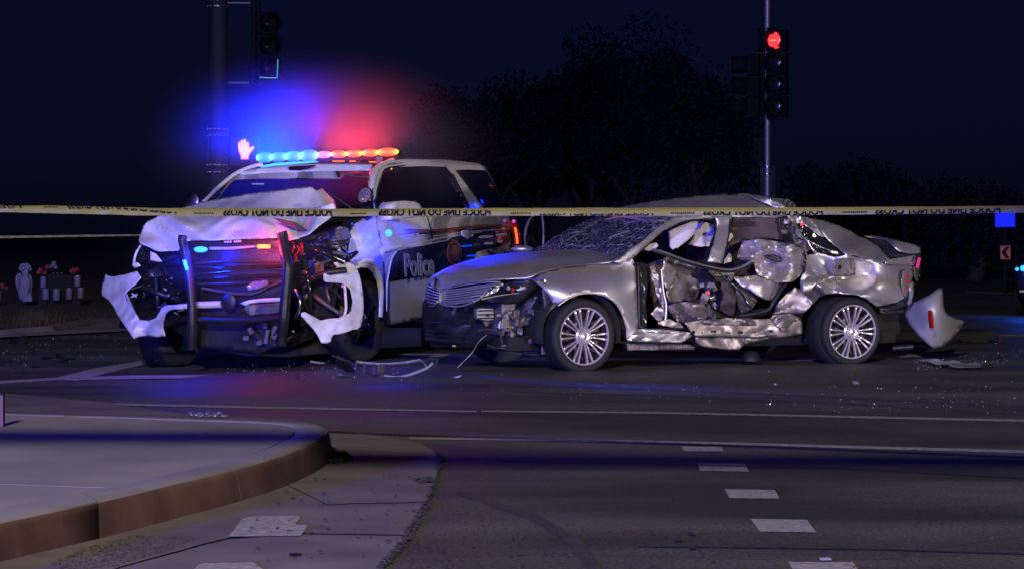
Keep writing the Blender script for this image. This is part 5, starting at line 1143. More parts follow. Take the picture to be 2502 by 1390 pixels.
for x, y in ((1395, 470), (1475, 608)):
    MB().tube([Tv(*t5(x - 60, y + 3), -.05), Tv(*t5(x + 60, y - 3), -.05)], .008, 6).build('side_marker', mat('blue_marker', (0, .02, .3), .3, emit=(.0, .06, 1), estr=.9), suv)
q = [(1310, 275), (1350, 250), (1420, 255), (1470, 300), (1480, 340), (1430, 350), (1400, 385), (1360, 350), (1320, 320)]
dh = Q('door_handle', [t5(*p) for p in q], -.07, 'white', step=6, amp=.012, seed=3, thick=.02)
MB().tube([Tv(*t5(700, 300), -.05), Tv(*t5(780, 290), -.075), Tv(*t5(860, 296), -.05)], .013, 8).build('door_handle', 'chrome', suv, smooth=True)
for x, y in ((850, 345), (905, 410), (770, 428), (650, 320)): MB().ball(Tv(*t5(x, y), -.05), .008, 8, 5).build('glint_rivet', 'chrome', suv, smooth=True)
# greenhouse side
gs = [s6(*p) for p in [(1345, 640), (1325, 560), (1320, 430), (1330, 340), (1350, 285), (1385, 255), (1460, 232), (1600, 218), (1900, 225), (2130, 248), (2200, 272), (2222, 310), (2270, 400), (2330, 530), (2372, 640), (2000, 645), (1600, 650)]]
gd = [(905, 525, .08), (905, 470, .16), (912, 410, .27), (945, 395, .30), (1100, 392, .30), (1185, 405, .33), (1235, 520, .14), (1060, 525, .07), (1000, 460, .17), (1150, 460, .2)]
Q('cabin_side', gs, gd, step=14, sub=1, thick=.02)
def glassq(pts, name='side_window'): return Q(name, [s6(*p) for p in pts], [(a, b, c - .035) for a, b, c in gd], 'glass', step=16, sub=1, thick=.004)
glassq([(1375, 640), (1372, 560), (1385, 470), (1405, 380), (1425, 325), (1455, 295), (1530, 278), (1750, 272), (1905, 276), (1950, 330), (2010, 430), (2075, 545), (2120, 640)])
glassq([(1985, 302), (2080, 298), (2205, 304), (2235, 340), (2285, 430), (2338, 540), (2376, 645), (2240, 640), (2150, 530), (2060, 400)], 'quarter_window')
for pts in ([(1600, 278), (1680, 420), (1725, 640)], [(1640, 278), (1600, 640)]):
    pass
ptube('window_divider', T, 'v', [s6(1960, 330) + (.2,), s6(2020, 450) + (.15,), s6(2095, 600) + (.08,)], .008, 'matte', suv)
ptube('window_divider', T, 'v', [s6(1580, 285) + (.262,), s6(1640, 420) + (.19,), s6(1690, 600) + (.08,)], .010, 'matte', suv)
ptube('window_frame', T, 'v', [s6(1372, 600) + (.07,), s6(1378, 480) + (.14,), s6(1405, 370) + (.22,), s6(1430, 310) + (.25,), s6(1470, 285) + (.262,), s6(1600, 268) + (.27,), s6(1910, 268) + (.27,)], .009, 'matte', suv)
ptube('drip_rail', T, 'v', [s6(1352, 600) + (.08,), s6(1345, 480) + (.13,), s6(1362, 370) + (.22,), s6(1385, 300) + (.25,), s6(1430, 262) + (.27,), s6(1600, 246) + (.28,)], .006, 'dmetal', suv)
# windscreen and its frame
def wu(y): return .50 + (500 - y) / 80. * .72
wsp = [s6(*p) for p in [(60, 545), (130, 470), (210, 400), (295, 345), (500, 330), (900, 312), (1322, 303), (1318, 400), (1340, 520), (1350, 600), (1300, 640), (700, 660), (100, 640)]]
Q('windscreen', wsp, [(x, y, wu(y) + (.04 if x > 870 or x < 540 else 0)) for x in (510, 600, 700, 800, 900) for y in (417, 440, 470, 500, 520)], 'glass', ax='u', step=18, sub=1, thick=.006)
Q('windscreen_header', [s6(*p) for p in [(285, 345), (300, 325), (380, 302), (500, 285), (700, 262), (920, 255), (1150, 255), (1345, 258), (1325, 305), (1100, 308), (900, 312), (700, 320), (500, 331)]],
  [(575, 425, 1.24), (640, 413, 1.26), (760, 403, 1.28), (905, 402, 1.28), (900, 416, 1.21), (700, 423, 1.2), (600, 429, 1.19)], ax='u', step=10, sub=1, thick=.01)
Q('windscreen_header_vent', [s6(*p) for p in [(700, 280), (730, 272), (900, 262), (915, 268), (850, 292), (790, 305), (710, 302)]], 1.19, 'navy', ax='u', step=9, sub=1)
MB().tube(spl([Tu(498, 494, .50), Tu(530, 462, .80), Tu(560, 436, 1.05), Tu(585, 420, 1.2), Tu(618, 407, 1.32), Tu(640, 402, 1.4)]), .022, 8).build('far_pillar', 'white', suv, smooth=True)
MB().tube(spl([Tv(914, 532, .09), Tv(909, 500, .12), Tv(907, 470, .17), Tv(912, 440, .22), Tv(921, 415, .27), Tv(934, 403, .29), Tv(960, 394, .30)]), .030, 8).build('near_pillar', 'white', suv, smooth=True)
MB().prism([Tu(*s6(*p), .93) for p in [(412, 425), (425, 402), (518, 402), (508, 424)]], T.ax['u'] * .004).build('windscreen_sticker', 'letter', suv)
Q('cowl', [(452, 508), (500, 493), (560, 500), (700, 500), (830, 510), (905, 530), (880, 560), (700, 540), (500, 530)], [(460, 508, .35), (700, 510, .42), (900, 535, .45)], 'matte', ax='u', step=20)
# mirror
mr = Q('door_mirror', [s6(*p) for p in [(1440, 600), (1452, 565), (1475, 545), (1540, 538), (1620, 545), (1655, 562), (1680, 600), (1668, 640), (1600, 668), (1520, 680), (1432, 684)]], -.22, step=9, sub=2, thick=.14)
mr.data.materials[0] = M['white']
MB().tube([Tv(945, 528, -.1), Tv(930, 532, .06)], .03, 8).build('mirror_arm', 'black', suv, smooth=True)
# spot lamp by the near pillar, and the one on the far side
sl2 = MB().lathe([(.001, -.09), (.05, -.07), (.085, -.01), (.088, .0)], Tv(892, 478, .12), (-.55, -.75, .35), 20).build('spot_lamp', 'chrome', suv, smooth=True)
MB().lathe([(.082, .004), (.088, .0), (.088, .012), (.08, .012)], Tv(892, 478, .12), (-.55, -.75, .35), 20, True).build('spot_lamp_ring', 'chrome', sl2, smooth=True)
MB().lathe([(.001, .012), (.05, .01), (.082, .0)], Tv(892, 478, .12), (-.55, -.75, .35), 20).build('spot_lamp_glass', 'clear', sl2, smooth=True)
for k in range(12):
    q = Tv(892, 478, .12) + Vector((rnd.uniform(-.06, .06), -.05, rnd.uniform(-.06, .05))); MB().ball(q, .007, 6, 4).build('glint_bead', 'chrome' if k % 4 else 'red_led2', sl2)  # lamp glints put in as chrome beads, every fourth one glowing red
MB().tube([Tv(896, 490, .12), Tv(903, 520, .12), Tv(905, 540, .1)], .015, 8).build('spot_lamp_arm', 'black', suv, smooth=True)
sl3 = MB().lathe([(.001, -.08), (.05, -.06), (.072, -.01), (.074, .0), (.06, .004), (.001, .006)], Tu(467, 490, .45), (-.3, -.95, .1), 20).build('spot_lamp', 'chrome', suv, smooth=True)
MB().tube([Tu(467, 495, .48), Tu(474, 512, .55)], .012, 8).build('spot_lamp_arm', 'black', suv)
# driver's front wing with the wheel arch
wing = [q2(*p) for p in [(508, 395), (560, 362), (610, 335), (640, 310), (650, 255), (725, 250), (722, 330), (735, 400), (755, 480), (770, 560), (768, 640), (778, 700), (765, 800), (757, 980), (737, 985), (742, 900), (737, 800), (725, 740), (700, 690), (665, 655), (620, 648), (590, 655), (560, 640), (530, 600), (540, 560), (500, 575), (470, 560), (455, 530), (480, 500), (500, 460)]]
Q('front_wing', wing, [(845, 560, .16), (890, 530, .12), (920, 515, .08), (905, 560, .02), (860, 610, .10), (900, 620, -.02), (880, 640, -.04), (925, 650, -.02), (935, 700, -.02), (930, 770, .0), (840, 600, .16), (870, 580, .04)], step=11, amp=.006, seed=3, thick=.01)
ptube('arch_flare', T, 'v', [q2(588, 650) + (.0,), q2(600, 625) + (-.04,), q2(640, 605) + (-.07,), q2(690, 610) + (-.075,), q2(725, 650) + (-.07,), q2(748, 720) + (-.06,), q2(757, 800) + (-.05,), q2(755, 900) + (-.04,), q2(750, 985) + (-.03,)], .028, 'white', suv, flat=.7)
arc = []
for k in range(-10, 200, 14):
    t = R(k); arc.append([T.pt(.47 * math.cos(t), .06, .43 + .47 * math.sin(t)), T.pt(.47 * math.cos(t), .6, .43 + .47 * math.sin(t))])
MB().grid(arc).build('arch_liner', 'matte', suv, smooth=True, solid=.01)
MB().fbox(T, (-.45, .5), (.5, .56), (.3, .95)).build('arch_wall', 'matte', suv)
# wheels
def suv_wheel(c, ax, r_=.40, front=True):
    ax = Vector(ax).normalized(); e1 = Vector((0, 0, 1)); e1 = (e1 - ax * e1.dot(ax)).normalized(); e2 = ax.cross(e1)
    wh = MB().lathe([(.25, .0), (.27, .015), (.33, .02), (r_ - .03, .012), (r_ - .006, -.008), (r_, -.035), (r_, -.235), (r_ - .02, -.26), (.25, -.27), (.23, -.2), (.23, -.02)], c, ax, 44, True).build('wheel', 'rubber', suv, smooth=True)
    for k in range(3):
        for s_ in range(30):
            a = s_ * math.pi / 15 + k * .07; q = Vector(c) + ax * (-.06 - k * .075) + (e1 * math.cos(a) + e2 * math.sin(a)) * (r_ + .002)
            if k == 1 and s_ % 2 == 0: MB().box(q, (.03, .03, .03), Matrix.Rotation(a, 4, ax)).build('tread_block', 'rubber', wh, bevel=.004)
    MB().lathe([(.255, .006), (.25, -.01), (.235, -.03), (.22, -.10), (.10, -.13), (.001, -.13)], c, ax, 40).build('rim', 'rimdark', wh, smooth=True)
    for k in range(5):
        a = k * 1.2566 + .3; pts = []
        for r2, wd, h in ((.05, .04, -.02), (.12, .035, -.012), (.20, .045, -.03), (.245, .07, -.02)):
            for s_ in (-1, 1): pts.append(Vector(c) + ax * h + e1 * math.cos(a + s_ * wd / r2 * .7) * r2 + e2 * math.sin(a + s_ * wd / r2 * .7) * r2)
        MB().add(pts, [(0, 1, 3, 2), (2, 3, 5, 4), (4, 5, 7, 6)]).build('rim_spoke', 'steel', wh, smooth=True, solid=.02)
    MB().lathe([(.258, .0), (.256, .014), (.24, .008), (.235, -.01)], c, ax, 44).build('rim_lip', 'steel', wh, smooth=True)
    MB().lathe([(.07, -.02), (.065, .01), (.05, .02), (.001, .022)], c, ax, 20).build('hub_cap', 'chrome', wh, smooth=True)
    for k in range(6): 
        a = k * 1.047; MB().ball(Vector(c) + ax * .0 + (e1 * math.cos(a) + e2 * math.sin(a)) * .095, .010, 8, 5).build('lug_nut', 'chrome', wh, smooth=True)
    return wh
wc = G(885, 884) + Vector((0, 0, .40)); suv_wheel(wc + Vector((.0, .1, 0)), (.80, -.60, .02))
q = G(408, 896); q.z += .385; suv_wheel(q + Vector((-.10, .28, 0)), (-.86, .46, .04))
for v_ in (.03, 1.98):
    q = T.pt(3.07, v_, 0); q.z = gz(q.x, q.y) + .40; suv_wheel(q, -T.ax['v'] if v_ < 1 else T.ax['v'])
# bonnet, folded up into a tent
hood_c = [(345, 590, -.78), (400, 612, -.80), (480, 590, -.84), (600, 585, -.86), (690, 582, -.84), (740, 578, -.76), (780, 560, -.55), (820, 515, -.25),
          (350, 560, -.66), (450, 540, -.60), (600, 530, -.58), (700, 530, -.55), (450, 510, -.32), (500, 500, -.20), (600, 490, -.22), (755, 458, -.12), (790, 465, -.02), (830, 495, .08), (700, 490, -.33), (760, 510, -.36), (640, 550, -.74), (540, 552, -.70)]
hood = Q('bonnet', [q1(*p) for p in [(640, 244), (700, 222), (770, 205), (900, 180), (1050, 155), (1200, 135), (1330, 118), (1490, 103)]] + [q2(*p) for p in [(290, 108), (318, 130), (348, 108), (385, 150), (432, 190), (450, 252), (412, 312), (330, 372), (260, 430), (190, 455), (125, 470), (105, 440), (60, 440)]] + [q1(*p) for p in [(1285, 448), (1150, 456), (1000, 462), (800, 468), (665, 470), (612, 505), (602, 535), (540, 538), (460, 540), (400, 515), (345, 492), (330, 468), (345, 420), (362, 370), (385, 342), (440, 312), (560, 270)]],
         hood_c, 'white', ax='u', step=11, amp=.075, seed=17, lam=100, thick=.006)
Q('bonnet_fold', [q2(*p) for p in [(230, 260), (330, 240), (430, 215), (448, 255), (410, 312), (330, 372), (262, 428), (150, 460), (150, 380), (190, 330)]], [(740, 520, -.42), (800, 510, -.62), (760, 560, -.82), (720, 575, -.80), (790, 545, -.74), (730, 545, -.52), (810, 530, -.6)], 'white', ax='u', step=11, amp=.05, seed=13, par=hood)
Q('bonnet_crease', [q1(*p) for p in [(1240, 312), (1400, 345), (1480, 400), (1440, 405), (1330, 365)]], [(690, 540, -.86), (740, 560, -.84)], 'maroon', ax='u', step=8, amp=.01, par=hood)
ptube('wiper', T, 'u', [(800, 470, .25), (830, 490, .3), (862, 512, .35)], .010, 'black', suv)
# engine bay and wreckage behind the grille on the viewer's right
Q('engine_bay', [(338, 600), (480, 612), (700, 590), (760, 578), (850, 540), (862, 545), (850, 620), (855, 700), (840, 800), (700, 850), (480, 850), (420, 800), (350, 820), (330, 760), (335, 650)], [(400, 650, -.35), (600, 700, -.45), (780, 650, -.15), (850, 600, .1)], 'gloss', ax='u', step=16, amp=.07)
frags = []
for k in range(36):
    reg = rnd.choice([(715, 858, 545, 700), (715, 850, 600, 760), (345, 460, 620, 770), (600, 720, 790, 850), (345, 450, 640, 800), (730, 870, 560, 640)])
    x = rnd.uniform(reg[0], reg[1]); y = rnd.uniform(reg[2], reg[3])
    if x > 715 and y < 545 + (860 - x) * .35: continue
    q = Tu(x, y, rnd.uniform(-.6, -.25)); m_ = rnd.choice(['black', 'dmetal', 'gloss', 'chrome', 'gloss', 'black', 'black', 'gloss'])
    s_ = .4 if m_ == 'chrome' else 1
    MB().box(q, (rnd.uniform(.03, .12) * s_, rnd.uniform(.02, .05), rnd.uniform(.02, .09) * s_), Matrix.Rotation(rnd.uniform(0, 3), 4, 'Y') @ Matrix.Rotation(rnd.uniform(-.5, .5), 4, 'X')).build('engine_fragment', m_, suv, bevel=.006)
for k in range(16):
    x = rnd.uniform(720, 850); y = rnd.uniform(570, 700); pts = [(x, y, -.4)]
    for j in range(3): pts.append((pts[-1][0] + rnd.uniform(-25, 25), pts[-1][1] + rnd.uniform(-8, 28), rnd.uniform(-.55, -.3)))
    ptube('hose', T, 'u', pts, rnd.uniform(.006, .016), rnd.choice(['black', 'dmetal', 'gloss', 'steel']), suv, seg=6)
ptube('bay_brace', T, 'u', [q2(200, 520) + (-.45,), q2(330, 460) + (-.3,), q2(500, 400) + (-.1,)], .02, 'dmetal', suv)
ptube('bay_brace', T, 'u', [q2(180, 470) + (-.5,), q2(350, 430) + (-.25,), q2(480, 420) + (-.1,)], .02, 'steel', suv)
Q('inner_wing', [q2(*p) for p in [(250, 450), (420, 380), (510, 370), (530, 420), (500, 500), (420, 520), (300, 500)]], [(780, 590, -.35), (840, 570, -.1)], 'dmetal', ax='u', step=13, amp=.04, seed=9, crease=1.)
MB().box(Tu(*q2(490, 560), -.4), (.2, .03, .04), Matrix.Rotation(.2, 4, 'Y')).build('bay_bracket', 'black', suv, bevel=.01)
Q('lamp_shard', [q2(*p) for p in [(205, 480), (222, 482), (228, 540), (205, 570), (196, 530)]], -.72, 'red_lens', ax='u', step=7, thick=.002)
for x_, y_, l_ in ((716, 592, 26), (727, 600, 22), (736, 596, 16), (721, 622, 20)): ptube('lamp_sliver', T, 'u', [(x_, y_, -.74), (x_ + 3, y_ + l_ * .5, -.76), (x_ - 2, y_ + l_, -.74)], .007, 'red_lens', suv)
Q('lamp_shard', [q2(*p) for p in [(300, 620), (360, 610), (370, 700), (320, 740), (300, 690)]], -.5, 'rust', ax='u', step=9, amp=.03)
# far side headlamp cavity
ptube('headlamp_frame', T, 'u', [q1(345, 500) + (-.6,), q1(310, 560) + (-.62,), q1(295, 640) + (-.65,)], .012, 'white', suv)
Q('wing_shard', [q1(*p) for p in [(290, 610), (330, 620), (345, 640), (300, 655)]], -.65, ax='u', step=6)
Q('headlamp_shard', [q1(*p) for p in [(410, 540), (450, 560), (490, 610), (460, 612), (410, 600)]], -.7, 'fabric', ax='u', step=8, amp=.01)
Q('headlamp', [q1(*p) for p in [(345, 505), (400, 520), (480, 545), (600, 540), (600, 620), (520, 630), (400, 620), (310, 610), (320, 560)]], -.55, 'gloss', ax='u', step=12, amp=.02)
# grille: dark panels, chrome-grey strips
gp = Q('grille', [q1(*p) for p in [(600, 540), (665, 475), (1000, 465), (1290, 455), (1330, 480), (1340, 700), (1330, 960), (1300, 1020), (1000, 1060), (700, 1100), (690, 900), (680, 700)]], [(460, 640, -.80), (575, 650, -.90), (690, 640, -.84)], 'black', ax='u', step=24, amp=.01)
gs_ = [[(810, 512), (950, 512), (1130, 500), (1130, 514), (960, 530), (815, 530)]]
Q('grille_strip', [q1(*p) for p in gs_[0]], -.94, 'letter', ax='u', step=8, par=gp, thick=.02)
for k, (pts, m_, r_) in enumerate([([(700, 625), (850, 612), (1000, 608), (1290, 612)], 'steel', .012), ([(760, 690), (900, 680), (1050, 665), (1310, 660)], 'chrome', .006), ([(700, 640), (900, 655), (1300, 640)], 'gloss', .02), ([(690, 760), (1000, 755), (1310, 742)], 'steel', .012), ([(760, 790), (900, 815), (1030, 830), (1150, 800), (1310, 742)], 'maroon', .014), ([(700, 720), (1000, 715), (1310, 700)], 'gloss', .02),
                                   ([(1000, 830), (1100, 830), (1200, 790)], 'dmetal', .01)]):
    ptube('grille_bar', T, 'u', [q1(x, y) + (-.93,) for x, y in pts], r_, m_, gp)
Q('grille_shard', [q1(*p) for p in [(1060, 775), (1120, 745), (1200, 735), (1215, 760), (1170, 785), (1120, 800), (1075, 805)]], -.97, 'clear', ax='u', step=7, amp=.03, par=gp, crease=1.)
ptube('bumper_strip', T, 'u', [q1(722, 903) + (-1.0,), q1(800, 902) + (-1.0,), q1(890, 898) + (-1.0,)], .042, 'white', suv, seg=8, flat=.8)
Q('bumper_strip', [q1(*p) for p in [(1020, 890), (1080, 870), (1180, 858), (1320, 852), (1320, 878), (1180, 884), (1090, 892), (1060, 908)]], -1.0, ax='u', step=8, thick=.03)
Q('bumper', [q1(*p) for p in [(700, 900), (1000, 920), (1330, 890), (1330, 1180), (1200, 1215), (1150, 1235), (900, 1200), (730, 1190), (700, 1100)]], -.88, 'black', ax='u', step=22, amp=.02, seed=4)
MB().lathe([(.001, 0), (.07, 0), (.075, .02), (.06, .03), (.001, .03)], Tu(*q1(945, 880), -1.0), T.ax['u'] * -1, 24).build('round_sensor', 'black', suv, smooth=True)
fg = Q('fog_lamp_panel', [q1(*p) for p in [(1050, 905), (1200, 890), (1320, 885), (1320, 950), (1200, 965), (1080, 975), (1050, 940)]], -.97, 'dmetal', ax='u', step=9, amp=.02)
for k, (x, y) in enumerate([(1060, 1130), (1130, 1110), (1190, 1040), (1240, 1090), (1150, 1160), (1220, 1150), (1090, 1080), (1200, 1120), (1260, 1120)]):
    MB().box(Tu(*q1(x, y), -.92 - .02 * k), (.14 if k % 2 else .07, .05, .05), Matrix.Rotation(k * .7, 4, 'Y')).build('hanging_part', ['black', 'rubber', 'black', 'black'][k % 4], suv, bevel=.01)
ptube('undertray', T, 'u', [q1(730, 1180) + (-.8,), q1(900, 1200) + (-.8,), q1(1100, 1240) + (-.8,), q1(1200, 1200) + (-.8,)], .02, 'navy', suv)
Q('underbody', [(430, 800), (500, 850), (620, 866), (700, 862), (760, 840), (860, 790), (930, 800), (1030, 800), (1030, 845), (930, 850), (860, 856), (700, 872), (480, 862)], [(450, 830, -.4), (600, 850, -.6), (850, 820, .3), (1030, 820, .8)], 'matte', ax='u', step=24)
# maker's lettering just legible under the bonnet edge
vt = text_mesh('POLICE', 1, .02, .0); xs_ = [q.co.x for q in vt.vertices]; o0 = Tu(*q1(915, 484), -.955)
bpy.data.meshes.remove(vt)
for k in range(9):
    if k in (4,): continue
    MB().box(Tu(*q1(915 + k * 13.5, 478 - k * .6), -.955), (.010 + .006 * (k % 2), .006, .018)).build('grille_letter_fragment', 'letter', gp)
# push bumper: two bent uprights
def upright(pts, r_):
    P_ = [Tu(*q1(x, y), u_) for x, y, u_ in pts]; return MB().tube(spl(P_), r_, 10, flat=1.5)
pb = bpy.data.objects.new('push_bumper', None); C.objects.link(pb); pb.parent = suv
upright([(630, 435, -1.12), (628, 470, -1.12), (645, 540, -1.13), (665, 640, -1.14), (680, 760, -1.16), (690, 880, -1.18), (692, 1000, -1.18), (690, 1100, -1.16), (690, 1190, -1.12)], [.042] * 12 + [.045] * 21).build('upright', 'black', pb, smooth=True)
upright([(1300, 410, -1.05), (1310, 450, -1.05), (1325, 560, -1.10), (1345, 640, -1.14), (1335, 760, -1.15), (1325, 880, -1.15), (1315, 1000, -1.15), (1305, 1100, -1.1), (1300, 1160, -1.08)], .05).build('upright', 'black', pb, smooth=True)
ptube('upright_brace', T, 'u', [q1(1395, 800) + (-1.0,), q1(1425, 860) + (-1.05,), q1(1420, 930) + (-1.05,), q1(1395, 990) + (-1.0,)], .014, 'chrome', pb)
ptube('cross_tube', T, 'u', [q1(690, 1000) + (-1.12,), q1(1000, 1010) + (-1.12,), q1(1310, 990) + (-1.12,)], .03, 'black', pb)
for k in range(46):  # small bright shards added for sparkle in the wreck
    reg = rnd.choice([(725, 855, 560, 700), (345, 450, 620, 770), (590, 690, 680, 850)]); x = rnd.uniform(reg[0], reg[1]); y = rnd.uniform(reg[2], reg[3])
    if x > 715 and y < 548 + (860 - x) * .35: continue
    q = Tu(x, y, -.66); a = Vector((rnd.uniform(-.02, .02), 0, rnd.uniform(-.02, .02))); b = Vector((rnd.uniform(-.012, .012), .01, rnd.uniform(-.012, .012)))
    MB().add([q - a, q + b, q + a, q - b + Vector((0, -.01, 0))], [(0, 1, 2), (0, 2, 3)]).build('glint_shard', rnd.choice(['chrome', 'clear', 'clear', 'bright']), suv, solid=.003)
for x0, y0, x1, y1, m_, w_ in ((365, 640, 455, 615, 'gloss', .03), (350, 700, 440, 735, 'black', .03), (380, 665, 390, 780, 'steel', .015), (400, 650, 445, 700, 'gloss', .02), (730, 600, 840, 640, 'gloss', .03), (735, 690, 845, 660, 'black', .03), (740, 620, 760, 800, 'gloss', .02), (765, 720, 835, 770, 'dmetal', .02), (725, 740, 790, 800, 'gloss', .03), (800, 600, 850, 590, 'steel', .02)):
    ptube('bent_strut', T, 'u', [(x0, y0, -.55), ((x0 + x1) / 2 + rnd.uniform(-9, 9), (y0 + y1) / 2 + rnd.uniform(-9, 9), -.62), (x1, y1, -.5)], w_, m_, suv)
# white bumper corner pieces torn loose on both sides
Q('bumper_corner', [q1(*p) for p in [(106, 694), (120, 705), (152, 712), (230, 700), (320, 676), (346, 718), (312, 760), (270, 795), (236, 832), (245, 865), (290, 930), (338, 1004), (400, 1010), (448, 990), (470, 955), (490, 922), (520, 905), (660, 896), (660, 926), (560, 934), (530, 945), (515, 965), (500, 1020), (498, 1060), (512, 1112), (450, 1118), (400, 1112), (345, 1112), (294, 1130), (262, 1080), (225, 1025), (180, 960), (163, 918), (130, 872), (82, 838), (80, 800), (92, 740)]],
  [(250, 680, -.35), (300, 665, -.55), (335, 670, -.6), (270, 720, -.5), (300, 760, -.75), (330, 800, -.95), (350, 785, -.9), (390, 760, -.95), (450, 745, -1.0), (320, 700, -.62), (380, 815, -.8)], 'scuff', ax='u', step=11, amp=.014, seed=8, thick=.008)
ptube('corner_trim', T, 'u', [q1(245, 830) + (-.6,), q1(290, 930) + (-.75,), q1(330, 1004) + (-.85,)], .012, 'letter', suv)
ptube('corner_trim', T, 'u', [q1(270, 800) + (-.6,), q1(330, 780) + (-.55,), q1(410, 770) + (-.5,)], .010, 'steel', suv)
ptube('corner_trim', T, 'u', [q1(280, 850) + (-.58,), q1(320, 830) + (-.58,)], .008, 'letter', suv); ptube('corner_trim', T, 'u', [q1(285, 825) + (-.58,), q1(315, 850) + (-.58,)], .008, 'letter', suv)
Q('bumper_corner', [q2(*p) for p in [(430, 620), (470, 610), (545, 618), (585, 645), (605, 700), (620, 760), (632, 850), (635, 930), (625, 1010), (612, 1050), (590, 1068), (555, 1070), (535, 1080), (500, 1092), (470, 1100), (430, 1102), (415, 1125), (412, 1150), (375, 1164), (345, 1158), (325, 1110), (290, 1062), (250, 1020), (210, 975), (210, 955), (235, 950), (300, 985), (345, 1008), (400, 995), (470, 990), (505, 970), (530, 965), (550, 940), (560, 880), (545, 800), (515, 770), (480, 755), (375, 748), (363, 735), (363, 690), (400, 670), (455, 650)]],
  [(800, 670, -.62), (850, 650, -.42), (880, 680, -.3), (885, 760, -.38), (870, 800, -.5), (800, 810, -.75), (740, 770, -.95), (790, 835, -.8), (850, 790, -.6)], 'scuff', ax='u', step=11, amp=.014, seed=9, thick=.008)
ptube('corner_trim', T, 'u', [q2(505, 770) + (-.5,), q2(512, 850) + (-.52,), q2(515, 930) + (-.55,), q2(500, 985) + (-.6,)], .014, 'white', suv)
# lights
lb = bpy.data.objects.new('light_bar', None); C.objects.link(lb); lb.parent = suv
bu = 1.9
def bpnt(x, y, d=0): return Tu(*s6(x, y), bu + d)
MB().tube([bpnt(470, 222, .12), bpnt(700, 212, .12), bpnt(1000, 205, .12), bpnt(1300, 195, .12), bpnt(1560, 183, .12)], .075, 12, flat=.5).build('bar_housing', 'black', lb, smooth=True)
for x in (620, 1400): MB().box(bpnt(x, 225, .1), (.08, .2, .08)).build('bar_foot', 'black', lb, bevel=.01)
def module(x0, x1, y0, y1, m_, hh=.043):
    hh *= .95; x0 -= 9; x1 += 9
    A_, B_ = bpnt(x0, y0), bpnt(x1, y1); c = (A_ + B_) / 2; L = (B_ - A_).length; d = (B_ - A_).normalized()
    return MB().ball((0, 0, 0), 1, 18, 10, (L / 2, .04, hh)), c, d
for x0, x1, y0, y1, m_, hh in ((462, 580, 207, 203, 'bar_blue', .060), (575, 690, 203, 197, 'bar_blue', .055), (685, 800, 197, 193, 'bar_blue', .060), (795, 925, 193, 187, 'bar_blue', .066), (922, 1026, 186, 181, 'bar_pink', .040), (1034, 1144, 181, 178, 'bar_red', .042), (1150, 1262, 177, 173, 'bar_red', .042), (1270, 1385, 172, 168, 'bar_red', .042), (1382, 1538, 167, 160, 'bar_red', .046)):
    mb_, c, d = module(x0, x1, y0, y1, m_, hh); mb_.v = [d * q.x + Vector((0, 1, 0)) * q.y + Vector((0, 0, 1)) * q.z + c for q in mb_.v]
    mb_.build('led_module', m_, lb, smooth=True)
Q('roof_reflection_strip', [s6(*p) for p in [(480, 272), (600, 248), (760, 238), (905, 230), (935, 240), (760, 254), (600, 268), (500, 282)]], 1.36, 'blue_led', ax='u', step=12, sub=1, par=lb, thick=.01)  # light bar's reflection in the glossy roof, built as glowing strips
for x0, x1, y in ((1040, 1130, 233), (1170, 1215, 233), (1320, 1370, 239)):
    MB().tube([Tu(*s6(x0, y), 1.36), Tu(*s6(x1, y + 1), 1.36)], .009, 6).build('roof_reflection_strip', 'tail_led', lb)
for k, (x, y) in enumerate([(1225, 255), (1250, 215), (1240, 250), (1290, 240)]): pass
ptube('antenna', T, 'u', [s6(1225, 255) + (1.4,), s6(1255, 210) + (1.45,)], .006, 'chrome', suv)
BL, RD = (.0, .015, 1), (1, .035, .06)
for x, p_ in ((500, 760), (610, 740), (720, 600), (830, 300)):
    q = bpnt(x, 190, -.16); lamp('blue_beam', q, p_, BL, lb, .06, spot=160, aim=q + Vector((-.45, -.2, 1)), blend=1.); lamp('blue_lamp', q, 16, BL, lb, .06)
for x, p_ in ((1060, 40), (1190, 60), (1320, 78), (1440, 84)):
    q = bpnt(x, 170, -.16); lamp('red_beam', q, p_, RD, lb, .06, spot=160, aim=q + Vector((-.15, -.2, 1)), blend=1.); lamp('red_lamp', q, 10, RD, lb, .06)
#lamp('blue_beam', bpnt(640, 150, -.2), 1400, BL, lb, .08, spot=75, aim=bpnt(640, 150, -.2) + Vector((-1.2, -.4, 1.0)), blend=.5)
# grille, mirror and window lights
MB().ball(Tu(*q1(752, 528), -1.0), .066, 14, 8, (1, .5, .42)).build('grille_light', 'blue_led', suv, smooth=True)
lamp('blue_lamp', Tu(*q1(752, 528), -1.12), 12, BL, suv, .04)
MB().box(Tu(*q1(1180, 508), -1.0), (.125, .03, .038)).build('grille_light', 'red_led2', suv, bevel=.014)
lamp('red_lamp', Tu(*q1(1180, 508), -1.14), 14, RD, suv, .04)
ptube('push_bumper_light', T, 'u', [q1(640, 600) + (-1.2,), q1(662, 668) + (-1.2,)], .018, 'blue_led', suv)
lamp('blue_lamp', Tu(*q1(630, 640), -1.32), 34, BL, suv, .04)
MB().ball(Tv(*t5(285, 290), -.12), .036, 14, 8).build('mirror_light', 'blue_led', suv, smooth=True)
lamp('blue_lamp', Tv(*t5(285, 290), -.22), 20, BL, suv, .03)
MB().ball(Tv(1187, 494, .15), .024, 12, 8).build('window_light', 'blue_led', suv, smooth=True)
lamp('blue_lamp', Tv(1187, 494, .09), 1.6, BL, suv, .03)
MB().box(Tv(962, 540, -.3), (.12, .06, .02)).build('nose_beam_pod', 'black', suv, bevel=.005)  # added pod under the spot that tints the sedan's nose
lamp('blue_beam', Tv(962, 545, -.34), 300, BL, suv, .03, spot=36, aim=Sv(1130, 660, .95), blend=.6)  # added spot, tints the sedan's nose blue
